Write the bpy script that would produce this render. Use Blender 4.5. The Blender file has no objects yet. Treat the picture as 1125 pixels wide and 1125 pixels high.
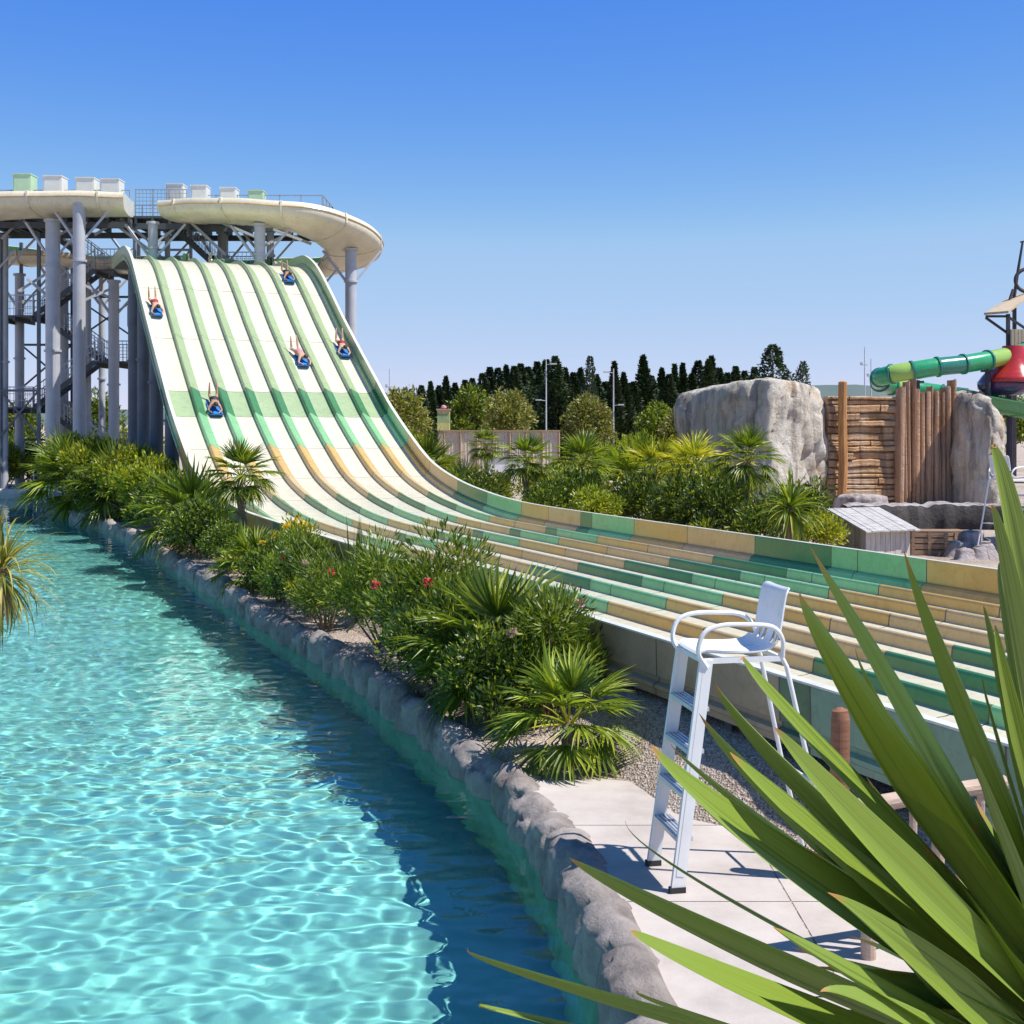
import bpy, math, random
from mathutils import Vector, Matrix, noise, Euler

random.seed(11)
SC = bpy.context.scene
COL = SC.collection
R = math.radians
V = Vector
F, VH, CAMZ = 1400.0, 466.0, 3.45        # focal length in photo pixels, horizon row, eye height


def at(u, v, Y):
    """a point at distance Y in front of the eye, for a direction read off the photo"""
    return V(((u - 562.5) / F * Y, Y, CAMZ - (v - VH) / F * Y))


def lerp(a, b, t):
    return a + (b - a) * t


def interp(tab, x):
    if x <= tab[0][0]:
        return tab[0][1]
    for (a, b), (c, d) in zip(tab, tab[1:]):
        if x <= c:
            return b + (d - b) * (x - a) / (c - a)
    return tab[-1][1]


def hermite(tab, x):
    """smooth interpolation with finite-difference tangents"""
    n = len(tab)
    if x <= tab[0][0]:
        return tab[0][1]
    if x >= tab[-1][0]:
        return tab[-1][1]
    for i in range(n - 1):
        x0, y0 = tab[i]
        x1, y1 = tab[i + 1]
        if x <= x1:
            h = x1 - x0
            m0 = (y1 - tab[i - 1][1]) / (x1 - tab[i - 1][0]) if i else 0.0
            m1 = (tab[i + 2][1] - y0) / (tab[i + 2][0] - x0) if i + 2 < n else 0.0
            t = (x - x0) / h
            t2, t3 = t * t, t * t * t
            return (2 * t3 - 3 * t2 + 1) * y0 + (t3 - 2 * t2 + t) * h * m0 + (3 * t2 - 2 * t3) * y1 + (t3 - t2) * h * m1


def spline(pts, n):
    """Catmull-Rom through the points, n samples per span"""
    P = [V(p) for p in pts]
    P = [P[0] * 2 - P[1]] + P + [P[-1] * 2 - P[-2]]
    out = []
    for i in range(1, len(P) - 2):
        a, b, c, d = P[i - 1:i + 3]
        for k in range(n):
            t = k / n
            out.append(0.5 * ((2 * b) + (c - a) * t + (2 * a - 5 * b + 4 * c - d) * t * t + (3 * b - a - 3 * c + d) * t ** 3))
    out.append(P[-2])
    return out


# ------------------------------------------------------------------ mesh builder
ORG = {}


class MB:
    def __init__(s):
        s.v, s.f, s.m = [], [], []

    def add(s, vs, fs, m=0):
        b = len(s.v)
        s.v += [tuple(p) for p in vs]
        for q in fs:
            s.f.append(tuple(b + i for i in q))
            s.m.append(m)

    def box(s, c, size, rot=None, m=0):
        c = V(c)
        x, y, z = size[0] / 2, size[1] / 2, size[2] / 2
        P = [V((i * x, j * y, k * z)) for k in (-1, 1) for j in (-1, 1) for i in (-1, 1)]
        if rot is not None:
            P = [rot @ p for p in P]
        s.add([c + p for p in P], [(0, 2, 3, 1), (4, 5, 7, 6), (0, 1, 5, 4), (2, 6, 7, 3), (0, 4, 6, 2), (1, 3, 7, 5)], m)

    def bar(s, a, b, w, h=None, m=0, up=(0, 0, 1)):
        """rectangular beam from a to b"""
        a, b = V(a), V(b)
        h = h or w
        d = (b - a)
        L = d.length
        if L < 1e-6:
            return
        d /= L
        sx = d.cross(V(up))
        if sx.length < 1e-4:
            sx = d.cross(V((1, 0, 0)))
        sx.normalize()
        sz = sx.cross(d)
        P = []
        for q in (a, b):
            for i, k in ((-1, -1), (1, -1), (1, 1), (-1, 1)):
                P.append(q + sx * (i * w / 2) + sz * (k * h / 2))
        s.add(P, [(0, 1, 2, 3), (7, 6, 5, 4), (0, 4, 5, 1), (1, 5, 6, 2), (2, 6, 7, 3), (3, 7, 4, 0)], m)

    def tube(s, path, r, n=8, m=0, cap=True, mats=None):
        path = [V(p) for p in path]
        k = len(path)
        rr = r if isinstance(r, (list, tuple)) else [r] * k
        rings = []
        prev = None
        for i, p in enumerate(path):
            d = (path[min(i + 1, k - 1)] - path[max(i - 1, 0)])
            d.normalize()
            if prev is None:
                sx = d.cross(V((0, 0, 1)))
                if sx.length < 1e-3:
                    sx = d.cross(V((1, 0, 0)))
            else:
                sx = prev - d * prev.dot(d)
            sx.normalize()
            prev = sx
            sy = d.cross(sx)
            rings.append([p + (sx * math.cos(6.28318 * j / n) + sy * math.sin(6.28318 * j / n)) * rr[i] for j in range(n)])
        b = len(s.v)
        for q in rings:
            s.v += [tuple(p) for p in q]
        for i in range(k - 1):
            for j in range(n):
                s.f.append((b + i * n + j, b + i * n + (j + 1) % n, b + (i + 1) * n + (j + 1) % n, b + (i + 1) * n + j))
                s.m.append(mats[i] if mats else m)
        if cap:
            s.f.append(tuple(b + j for j in range(n))[::-1])
            s.m.append(mats[0] if mats else m)
            s.f.append(tuple(b + (k - 1) * n + j for j in range(n)))
            s.m.append(mats[-1] if mats else m)

    def cyl(s, a, b, r0, r1=None, n=12, m=0):
        s.tube([a, b], [r0, r0 if r1 is None else r1], n, m)

    def grid(s, rows, m=0, close=False, mats=None):
        """rows: list of equal-length point lists"""
        b = len(s.v)
        n = len(rows[0])
        for q in rows:
            s.v += [tuple(p) for p in q]
        for i in range(len(rows) - 1):
            for j in range(n if close else n - 1):
                j2 = (j + 1) % n
                s.f.append((b + i * n + j, b + i * n + j2, b + (i + 1) * n + j2, b + (i + 1) * n + j))
                s.m.append(mats[i] if mats else m)

    def leaf(s, p, d, side, L, W, m=0, fold=0.15):
        """one small four-cornered leaf"""
        n = d.cross(side)
        mid = p + d * (L * 0.45) + n * (W * fold)
        s.add([p, mid + side * W, p + d * L, mid - side * W], [(0, 1, 2, 3)], m)

    def blade(s, p, d, up, L, W, droop=0.0, k=4, m=0, keel=0.3, tipm=None, shape=None):
        """long sword leaf: keeled strip of k segments, bending down by droop (radians)"""
        d = d.normalized()
        side = d.cross(up)
        if side.length < 1e-3:
            side = d.cross(V((1, 0, 0)))
        side.normalize()
        ax = side
        rows = []
        q = V(p)
        for i in range(k + 1):
            t = i / k
            w = W * (shape(t) if shape else (0.55 + 1.6 * t * (1 - t) * 1.1) * (1 - t ** 3))
            w = max(w, W * 0.01)
            nn = ax.cross(d)
            rows.append([q + side * w * .5 + nn * (w * keel), q, q - side * w * .5 + nn * (w * keel)])
            dd = droop / k * (0.5 + t)
            d = Matrix.Rotation(-dd, 3, ax) @ d
            q = q + d * (L / k)
        b = len(s.v)
        for r_ in rows:
            s.v += [tuple(x) for x in r_]
        for i in range(k):
            for j in (0, 1):
                s.f.append((b + i * 3 + j, b + i * 3 + j + 1, b + i * 3 + 4 + j, b + i * 3 + 3 + j))
                s.m.append(tipm if (tipm is not None and i == k - 1) else m)

    def build(s, name, mats, parent=None, smooth=False, org=None):
        o0 = V(org) if org is not None else (ORG.get(parent.name, V((0, 0, 0))) if parent else V((0, 0, 0)))
        me = bpy.data.meshes.new(name)
        me.from_pydata([(x - o0.x, y - o0.y, z - o0.z) for x, y, z in s.v], [], s.f)
        if not isinstance(mats, (list, tuple)):
            mats = [mats]
        for q in mats:
            me.materials.append(q)
        me.polygons.foreach_set('material_index', s.m)
        if smooth:
            me.polygons.foreach_set('use_smooth', [True] * len(s.f))
        me.update()
        o = bpy.data.objects.new(name, me)
        COL.objects.link(o)
        if parent:
            o.parent = parent
        elif org is not None:
            o.location = o0
        ORG[o.name] = o0
        return o


def tag(o, label=None, cat=None, group=None, kind=None):
    if label:
        o['label'] = label
    if cat:
        o['category'] = cat
    if group:
        o['group'] = group
    if kind:
        o['kind'] = kind
    return o


def thing(name, label, cat, loc=(0, 0, 0), group=None):
    o = bpy.data.objects.new(name, None)
    o.empty_display_size = .2
    COL.objects.link(o)
    o.location = loc
    ORG[o.name] = V(loc)
    return tag(o, label, cat, group)


def children(o):
    return [c for c in bpy.data.objects if c.parent == o]


KIDS = {}


def dup(root, loc, rz=0.0, sc=1.0, label=None, group=None, tilt=(0, 0)):
    """copy a thing with its parts and sub-parts (meshes shared)"""
    if root.name not in KIDS:
        KIDS[root.name] = [(c, children(c)) for c in children(root)]
    r = root.copy()
    COL.objects.link(r)
    r.location = loc
    r.rotation_euler = (tilt[0], tilt[1], rz)
    r.scale = (sc, sc, sc) if not isinstance(sc, tuple) else sc
    if label:
        r['label'] = label
    if group:
        r['group'] = group
    for c, gs in KIDS[root.name]:
        cc = c.copy()
        COL.objects.link(cc)
        cc.parent = r
        for g in gs:
            gg = g.copy()
            COL.objects.link(gg)
            gg.parent = cc
    return r


def first_or_dup(cache, key, make, loc, rz, sc, label, group=None, tilt=(0, 0)):
    """place the built thing itself the first time, copies of it afterwards"""
    if key not in cache:
        o = make()
        cache[key] = o
        o.location = loc
        o.rotation_euler = (tilt[0], tilt[1], rz)
        o.scale = (sc, sc, sc) if not isinstance(sc, tuple) else sc
        o['label'] = label
        if group:
            o['group'] = group
        return o
    return dup(cache[key], loc, rz, sc, label, group, tilt)


# ------------------------------------------------------------------ materials
def nodes(name):
    m = bpy.data.materials.new(name)
    m.use_nodes = True
    nt = m.node_tree
    return m, nt, nt.nodes, nt.links, nt.nodes['Principled BSDF']


def ramp(nt, fac, stops):
    r = nt.nodes.new('ShaderNodeValToRGB')
    e = r.color_ramp.elements
    while len(e) < len(stops):
        e.new(0.5)
    for el, (p, c) in zip(e, stops):
        el.position = p
        el.color = (*c, 1) if len(c) == 3 else c
    nt.links.new(fac, r.inputs[0])
    return r.outputs[0]


def tex_noise(nt, scale, detail=4, rough=.6, coord='Object', stretch=None, dist=0.0):
    tc = nt.nodes.new('ShaderNodeTexCoord')
    out = tc.outputs[coord]
    if stretch:
        mp = nt.nodes.new('ShaderNodeMapping')
        mp.inputs['Scale'].default_value = stretch
        nt.links.new(out, mp.inputs['Vector'])
        out = mp.outputs[0]
    n = nt.nodes.new('ShaderNodeTexNoise')
    n.inputs['Scale'].default_value = scale
    n.inputs['Detail'].default_value = detail
    n.inputs['Roughness'].default_value = rough
    n.inputs['Distortion'].default_value = dist
    nt.links.new(out, n.inputs['Vector'])
    return n.outputs['Fac']


def bump(nt, h, strength, dist, bs):
    b = nt.nodes.new('ShaderNodeBump')
    b.inputs['Strength'].default_value = strength
    b.inputs['Distance'].default_value = dist
    nt.links.new(h, b.inputs['Height'])
    nt.links.new(b.outputs[0], bs.inputs['Normal'])
    return b


def mul(c, k):
    return tuple(min(1, x * k) for x in c[:3])


def mat(name, c, rough=.6, metal=0.0, var=.18, scale=3.0, bmp=0.0, bscale=30.0, stretch=None, spec=.5, dark=None, coat=0.0):
    """plain painted or raw surface with mottling, weathering and a little relief"""
    m, nt, N, L, bs = nodes(name)
    f = tex_noise(nt, scale, 6, .65, stretch=stretch)
    lo = dark if dark else mul(c, 1 - var)
    L.new(ramp(nt, f, [(.3, lo), (.5, c), (.72, mul(c, 1 + var))]), bs.inputs['Base Color'])
    r = tex_noise(nt, scale * 4, 3, .6, stretch=stretch)
    mr = N.new('ShaderNodeMapRange')
    mr.inputs['To Min'].default_value = max(.02, rough - .12)
    mr.inputs['To Max'].default_value = min(1, rough + .12)
    L.new(r, mr.inputs['Value'])
    L.new(mr.outputs[0], bs.inputs['Roughness'])
    bs.inputs['Metallic'].default_value = metal
    bs.inputs['Specular IOR Level'].default_value = spec
    bs.inputs['Coat Weight'].default_value = coat
    if bmp:
        bump(nt, tex_noise(nt, bscale, 5, .7, stretch=stretch), bmp, .02, bs)
    return m


def leafmat(name, c, c2, trans=.4, rough=.45, tint=None, lengthwise=0):
    """leaf: colour varies from leaf to leaf and plant to plant, some light comes through"""
    m, nt, N, L, bs = nodes(name)
    g = N.new('ShaderNodeNewGeometry')
    col = ramp(nt, g.outputs['Random Per Island'], [(0, mul(c, .75)), (.45, c), (.8, c2), (1, mul(c2, 1.25))])
    oi = N.new('ShaderNodeObjectInfo')
    hs = N.new('ShaderNodeHueSaturation')
    mr = N.new('ShaderNodeMapRange')
    mr.inputs['To Min'].default_value = .8
    mr.inputs['To Max'].default_value = 1.2
    L.new(oi.outputs['Random'], mr.inputs['Value'])
    L.new(mr.outputs[0], hs.inputs['Value'])
    L.new(col, hs.inputs['Color'])
    bs.inputs['Roughness'].default_value = rough
    L.new(hs.outputs[0], bs.inputs['Base Color'])
    t = N.new('ShaderNodeBsdfTranslucent')
    tm = N.new('ShaderNodeMixRGB')
    tm.blend_type = 'MULTIPLY'
    tm.inputs[0].default_value = 1
    tm.inputs[2].default_value = (*(tint or (1.25, 1.25, .5)), 1)
    L.new(hs.outputs[0], tm.inputs[1])
    L.new(tm.outputs[0], t.inputs['Color'])
    mx = N.new('ShaderNodeMixShader')
    mx.inputs[0].default_value = trans
    L.new(bs.outputs[0], mx.inputs[1])
    L.new(t.outputs[0], mx.inputs[2])
    L.new(mx.outputs[0], N['Material Output'].inputs['Surface'])
    return m

# ------------------------------------------------------------------ camera, sun and sky
cam = bpy.data.cameras.new('camera')
cam.sensor_width = 36
cam.lens = F / 1125 * 36
cam.shift_y = -(562.5 - VH) / 1125
cam.clip_start = .05
cam.clip_end = 20000
co = bpy.data.objects.new('camera', cam)
COL.objects.link(co)
co.location = (0, 0, CAMZ)
co.rotation_euler = (R(90), 0, 0)
SC.camera = co

EXPO = .4
SUN_AZ, SUN_EL = R(107), R(59)            # clockwise from the view direction
S = V((math.sin(SUN_AZ) * math.cos(SUN_EL), math.cos(SUN_AZ) * math.cos(SUN_EL), math.sin(SUN_EL)))
sl = bpy.data.lights.new('sun', 'SUN')
sl.energy = 4.8
sl.angle = R(.5)
sl.color = (1, .955, .89)
so = bpy.data.objects.new('sun', sl)
COL.objects.link(so)
so.rotation_euler = (-S).to_track_quat('-Z', 'Y').to_euler()

w = bpy.data.worlds.new('World')
SC.world = w
w.use_nodes = True
wn = w.node_tree
sky = wn.nodes.new('ShaderNodeTexSky')
sky.sky_type = 'NISHITA'
sky.sun_disc = False
sky.sun_elevation = SUN_EL
sky.sun_rotation = SUN_AZ
sky.altitude = 300
sky.air_density = .5
sky.dust_density = 0
sky.ozone_density = 3.0
# the clear, deep summer blue of the photograph: a colour response on the whole sky, the same in every direction
sep = wn.nodes.new('ShaderNodeSeparateColor')
cmb = wn.nodes.new('ShaderNodeCombineColor')
wn.links.new(sky.outputs[0], sep.inputs[0])
BG = .12
for ch, curves in enumerate((((2.0, 6.5), (.55, .80)), ((1.15, 1.66), (.25, .717)), ((1.6, 3.39), (.1, .905)))):
    p1 = wn.nodes.new('ShaderNodeMath')
    p1.operation = 'MULTIPLY'
    p1.inputs[1].default_value = .15
    wn.links.new(sep.outputs[ch], p1.inputs[0])
    p6 = wn.nodes.new('ShaderNodeMath')
    p6.operation = 'MINIMUM'
    for q, (pw, k) in enumerate(curves):
        p2 = wn.nodes.new('ShaderNodeMath')
        p2.operation = 'POWER'
        p2.inputs[1].default_value = pw
        p3 = wn.nodes.new('ShaderNodeMath')
        p3.operation = 'MULTIPLY'
        p3.inputs[1].default_value = k / (BG * 2 ** EXPO)
        wn.links.new(p1.outputs[0], p2.inputs[0])
        wn.links.new(p2.outputs[0], p3.inputs[0])
        wn.links.new(p3.outputs[0], p6.inputs[q])
    wn.links.new(p6.outputs[0], cmb.inputs[ch])
wn.links.new(cmb.outputs[0], wn.nodes['Background'].inputs[0])
wn.nodes['Background'].inputs[1].default_value = BG

SC.view_settings.view_transform = 'Standard'
SC.view_settings.look = 'None'
SC.view_settings.exposure = EXPO
SC.view_settings.gamma = 1
SC.render.engine = 'CYCLES'
cy = SC.cycles
cy.max_bounces = 10
cy.diffuse_bounces = 4
cy.glossy_bounces = 4
cy.transmission_bounces = 6
cy.transparent_max_bounces = 12
cy.caustics_reflective = False
cy.caustics_refractive = True
cy.use_denoising = True
cy.sample_clamp_indirect = 6

# ------------------------------------------------------------------ pool outline, ground
WZ, FZ, YEND = -.30, -2.05, 64.3                      # water level and pool floor
EDGE = [(1.9, -6), (1.5, -3), (1.2, 0), (0.9, 3), (0.609, 5.625), (0.409, 8.363), (0.253, 9.872), (0.112, 10.781), (-0.122, 11.747), (-0.525, 13.059), (-1.622, 16.031), (-2.362, 18.037), (-3.553, 20.672), (-4.847, 23.531), (-5.691, 25.5), (-7.969, 30.656), (-12.094, 40.031), (-15.188, 46.031), (-18.656, 51.75), (-20.25, 55.125), (-21.375, 58.125), (-22.688, 61.406), (-24.75, 64.312)]
edge = [p for p in spline([(x, y, 0) for x, y in EDGE], 40)]


def xl(y):
    b = -.43 * y - .75
    g = math.exp(-((y - 12.0) / 1.3) ** 2)
    return lerp(b, -5.0, g)


def xr(y):
    for a, b in zip(edge, edge[1:]):
        if a.y <= y <= b.y:
            return lerp(a.x, b.x, (y - a.y) / (b.y - a.y + 1e-9))
    return edge[-1].x if y > edge[-1].y else edge[0].x


# gravel / soil ground
m, nt, N, L, bs = nodes('gravel')
f1 = tex_noise(nt, .35, 5, .6)
f2 = tex_noise(nt, 28, 4, .75)
vo = N.new('ShaderNodeTexVoronoi')
vo.inputs['Scale'].default_value = 42
tc = N.new('ShaderNodeTexCoord')
L.new(tc.outputs['Object'], vo.inputs['Vector'])
stone = ramp(nt, vo.outputs['Color'], [(.1, (.26, .20, .16)), (.45, (.50, .41, .34)), (.8, (.68, .60, .53))])
mx = N.new('ShaderNodeMixRGB')
mx.blend_type = 'MULTIPLY'
mx.inputs[0].default_value = .55
L.new(stone, mx.inputs[1])
L.new(ramp(nt, f1, [(.35, (.55, .45, .36)), (.6, (1, .96, .92))]), mx.inputs[2])
L.new(mx.outputs[0], bs.inputs['Base Color'])
bs.inputs['Roughness'].default_value = .95
ad = N.new('ShaderNodeMath')
ad.operation = 'ADD'
L.new(vo.outputs['Distance'], ad.inputs[0])
L.new(f2, ad.inputs[1])
bump(nt, ad.outputs[0], .9, .03, bs)
M_GRAVEL = m

ys = [-6 + .75 * i for i in range(int((YEND + 6) / .75) + 1)] + [YEND]
ys = sorted(set(ys))
mb = MB()
BIG = 2500
mb.grid([[(xr(y) + .3, y, 0), (xr(y) + 8, y, 0), (BIG, y, 0)] for y in ys])
mb.grid([[(-BIG, y, 0), (xl(y) - 2.5, y, 0), (xl(y), y, 0), (xl(y), y, FZ)] for y in ys])
y1 = ys[-1]
mb.grid([[(-BIG, y1, 0), (xl(y1), y1, 0), (xr(y1) + .3, y1, 0), (BIG, y1, 0)], [(-BIG, 4000, 0), (xl(y1), 4000, 0), (xr(y1) + .3, 4000, 0), (BIG, 4000, 0)]])
mb.add([(xl(y1), y1, FZ), (xr(y1) + .6, y1, FZ), (xr(y1) + .6, y1, 0), (xl(y1), y1, 0)], [(0, 1, 2, 3)])
mb.grid([[(-BIG, -200, 0), (BIG, -200, 0)], [(-BIG, -6, 0), (BIG, -6, 0)]])
tag(mb.build('ground', M_GRAVEL), kind='structure')

# pool floor: pale aqua painted concrete
M_FLOOR = mat('pool_paint', (.29, .70, .645), .6, var=.16, scale=.7)
mb = MB()
mb.grid([[(xl(y) - .5, y, FZ + .05), (xr(y) + .5, y, FZ + .05)] for y in ys])
floor = tag(mb.build('pool_floor', M_FLOOR), kind='structure')

# water surface with small wind ripples
m, nt, N, L, bs = nodes('pool_water')
N.remove(bs)
gl = N.new('ShaderNodeBsdfGlass')
gl.inputs['IOR'].default_value = 1.33
gl.inputs['Roughness'].default_value = 0
gl.inputs['Color'].default_value = (.86, .985, .975, 1)
L.new(gl.outputs[0], N['Material Output'].inputs['Surface'])
M_WATER = m


def wave(x, y):
    k = 1 + .35 * noise.noise(V((x * .22, y * .22, 2.2)))        # gusts: calmer and livelier patches
    a = noise.noise(V((x * 2.0 + y * .6, y * 3.1 - x * .5, 1.3))) * .0105
    b = noise.noise(V((x * 5.2 - y * 1.5, y * 7.0 + x * 1.2, 4.7))) * .0062
    c = noise.noise(V((x * .35, y * .4, 9.1))) * .02
    a, b = a * k, b * k * k
    return a + b + c


rows = []
y = 6.5
while y < YEND + .15:
    a, b = xl(y) - .02, xr(y) + .25
    if y > YEND - .01:
        y = YEND - .01
    rows.append([(lerp(a, b, i / 230), y, WZ + wave(lerp(a, b, i / 230), y)) for i in range(231)])
    if y >= YEND - .01:
        break
    y += .033 + max(0, y - 10) * .0036
mb = MB()
mb.grid(rows)
water = tag(mb.build('water', M_WATER, smooth=True), kind='structure')
USE_MNEE = True
if USE_MNEE:
    water.cycles.is_caustics_caster = True
    floor.cycles.is_caustics_receiver = True
    sl.cycles.is_caustics_light = True

# concrete patio where the high chair stands
m, nt, N, L, bs = nodes('patio_concrete')
f1 = tex_noise(nt, 1.3, 7, .65)
f2 = tex_noise(nt, 40, 3, .7)
L.new(ramp(nt, f1, [(.22, (.30, .26, .23)), (.36, (.41, .36, .325)), (.5, (.48, .425, .39)), (.7, (.55, .495, .46))]), bs.inputs['Base Color'])
bs.inputs['Roughness'].default_value = .85
bump(nt, f2, .25, .01, bs)
M_CONC = m
mb = MB()
rows = []
for y in [-6 + .5 * i for i in range(38)]:
    far = interp([(-2, 12.4), (.9, 12.3), (2.2, 12.9), (3.0, 12.6), (9, 12.4)], 1)
    rows.append([(xr(y) + .46, y, .004), (xr(y) + 1.2, y, .004), (3.1 if y > 6 else 12, y, .004)])
# slabs with open joints
ysl = [-6, -2.2, 1.3, 4.6, 6.9, 9.2, 10.95, 12.3]
for a, b in zip(ysl, ysl[1:]):
    a2, b2 = a + .006, b - .006
    n = 8
    yy = [lerp(a2, b2, i / n) for i in range(n + 1)]
    wob = lambda q: (.18 * math.sin(q * 1.7) + .12 * math.sin(q * 4.1)) if b > 12 else 0
    mb.grid([[(xr(q) + .34, q, .004), (lerp(xr(q), 2.0, .5), q + (wob(1) if q == yy[-1] else 0), .004), (2.0 + .01, q + (wob(2.4) if q == yy[-1] else 0), .004)] for q in yy])
    mb.grid([[(2.022, q, .004), (2.9 if q > 10.5 else 6, q, .004)] for q in yy])
tag(mb.build('patio', M_CONC), kind='structure')

# ------------------------------------------------------------------ artificial rock edging along the pool
m, nt, N, L, bs = nodes('edging_rock')
f1 = tex_noise(nt, 1.6, 8, .7)
f2 = tex_noise(nt, 14, 6, .75)
L.new(ramp(nt, f1, [(.28, (.10, .085, .08)), (.43, (.245, .21, .19)), (.56, (.35, .305, .28)), (.75, (.48, .425, .39))]), bs.inputs['Base Color'])
bs.inputs['Roughness'].default_value = .9
bump(nt, f2, .8, .04, bs)
M_ROCK = m
PROF = [(.0, -1.65), (.0, -.9), (-.01, -.5), (.0, -.33), (.012, -.2), (.03, -.10), (.045, -.02), (.075, .03), (.125, .07), (.20, .095), (.29, .10), (.37, .085), (.45, .05), (.5, .015), (.54, -.12)]
mb = MB()
rows = []
arc = 0.0
prev = None
path = []
for a, b in zip(edge, edge[1:]):
    st = .07 if a.y < 22 else .16
    n = max(1, int((b - a).length / st + .5))
    for i in range(n):
        path.append(a.lerp(b, i / n))
path.append(edge[-1])
PROF = [(o * .72 + .12, z) for o, z in PROF]
for i, p in enumerate(path):
    a, b = path[max(0, i - 1)], path[min(len(path) - 1, i + 1)]
    d = (b - a).normalized()
    nn = V((d.y, -d.x, 0))
    if prev is not None:
        arc += (p - prev).length
    prev = p
    blk = arc / .72 + .7 * noise.noise(V((arc * .4, 3, 1)))
    fr = blk - math.floor(blk)
    crease = math.exp(-(min(fr, 1 - fr) / .09) ** 2)
    k = math.floor(blk)
    hh = .06 * math.sin(k * 12.9898) + .05 * math.sin(k * 4.1)
    row = []
    for j, (o, z) in enumerate(PROF):
        q = p + nn * o + V((0, 0, z))
        wgt = min(1, j / 3)
        top = max(0, min(1, (z + .3) / .3))
        dn = noise.fractal(q * 1.7, 1, 2, 4) * .06 + noise.fractal(q * 6, 1, 2, 4) * .03 - .05 * math.exp(-(noise.noise(q * 2.6 + V((9, 2, 4))) / .07) ** 2)
        push = -.11 * crease * (0.4 + top) + .06 * math.sin(fr * math.pi)
        q = q - nn * ((dn + push) * (1 if j < 8 else .3) * wgt) + V((0, 0, (hh * .7 + dn * .8 - .07 * crease) * top * (1 if 5 < j < 14 else .3)))
        row.append(q)
    rows.append(row)
mb.grid([r_[3:] for r_ in rows])
mb.grid([r_[:4] for r_ in rows], 1)  # submerged face in dark teal, bank shade put into its colour
tag(mb.build('rock_edging', [M_ROCK, mat('shade_teal_wall', (.07, .27, .22), .7, var=.35, scale=2)], smooth=True, org=(0, 0, 0)), 'long lumpy grey artificial rock edge running along the turquoise pool beside the planting', 'pool edge')

# pale kerb at the far end of the pool
M_PALE = mat('pale_kerb', (.62, .56, .50), .8, var=.15, scale=1.5, bmp=.3)
mb = MB()
rows = []
for i in range(60):
    x = lerp(xl(YEND) - 1, -21.8, i / 59)
    bw = .12 * math.sin(x * .8) + YEND + .1
    hz = .16 + .05 * noise.noise(V((x, 2, 0)))
    rows.append([(x, bw, -.8), (x, bw, hz - .05), (x, bw + .08, hz), (x, bw + .7, hz), (x, bw + .78, hz - .05), (x, bw + .78, -.1)])
mb.grid(rows)
tag(mb.build('pool_kerb', M_PALE, org=(0, 0, 0)), 'pale low kerb closing the far end of the pool under the tower', 'kerb')

# ------------------------------------------------------------------ eight-lane racing slide
ANG = R(23.6)
SO = V((-2.385, 22.58, 0))                 # ground point under the near wall, s = 0
SP = V((math.cos(ANG), math.sin(ANG), 0))  # across the lanes
SD = V((-math.sin(ANG), math.cos(ANG), 0)) # along the lanes, uphill
UPZ = V((0, 0, 1))
TOP = [(-30, .8), (-10, .8), (0, .8), (9, .8), (12, .85), (14.3, 1.0), (16.7, 1.27), (19.3, 1.8), (21.4, 2.62), (24, 3.86), (25.5, 4.74), (27.3, 5.8),
       (30.3, 7.62), (32.5, 9.05), (34.5, 10.22), (36.3, 10.85), (37.4, 10.96), (38.5, 10.99), (44, 10.99)]


def zs(s):
    return hermite(TOP, s) - .145


def frame(s):
    z = zs(s)
    dz = (zs(s + .05) - zs(s - .05)) / .1
    return z, V((-SD.x * dz, -SD.y * dz, 1)).normalized()


def sl_pt(t, s, h=0.0):
    z, n = frame(s)
    return SO + SP * t + SD * s + UPZ * z + n * h


def frp(name, c, var=.1, rough=.32):
    """glass-fibre gelcoat: slightly chalky, faint streaks running down the slide"""
    m = mat(name, c, rough, var=var, scale=1.6, bmp=.06, bscale=7, coat=.12)
    nt = m.node_tree
    bs = nt.nodes['Principled BSDF']
    src = bs.inputs['Base Color'].links[0].from_socket
    # chalky wear and faint water marks, fine and irregular
    st = ramp(nt, tex_noise(nt, 5.5, 8, .75, dist=1.2), [(.36, (.80, .78, .74)), (.5, (1, 1, 1)), (.62, (1, 1, 1)), (.74, (.93, .92, .88))])
    mx = nt.nodes.new('ShaderNodeMixRGB')
    mx.blend_type = 'MULTIPLY'
    mx.inputs[0].default_value = .8
    nt.links.new(src, mx.inputs[1])
    nt.links.new(st, mx.inputs[2])
    nt.links.new(mx.outputs[0], bs.inputs['Base Color'])
    return m


M_CREAM = frp('gelcoat_cream', (.66, .62, .49), .05)
M_BAND = frp('gelcoat_pale_green', (.36, .46, .26), .06)
M_SAGE = frp('gelcoat_sage', (.33, .43, .23), .08)
M_DKG = frp('gelcoat_dark_green', (.055, .21, .085), .15)
M_LTG = frp('gelcoat_mint', (.22, .49, .24), .1)
M_TAN = frp('gelcoat_tan', (.56, .37, .12), .1)
M_TAN2 = frp('gelcoat_pale_tan', (.55, .40, .20), .1)
M_RIM = frp('gelcoat_rim', (.70, .68, .58), .06)
M_JOINT = mat('joint_seal', (.12, .11, .09), .8)
M_UNDER = mat('slide_underside', (.10, .12, .11), .7, var=.3)
SLIDE_M = [M_CREAM, M_BAND, M_SAGE, M_DKG, M_LTG, M_TAN, M_TAN2, M_RIM, M_JOINT]
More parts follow.
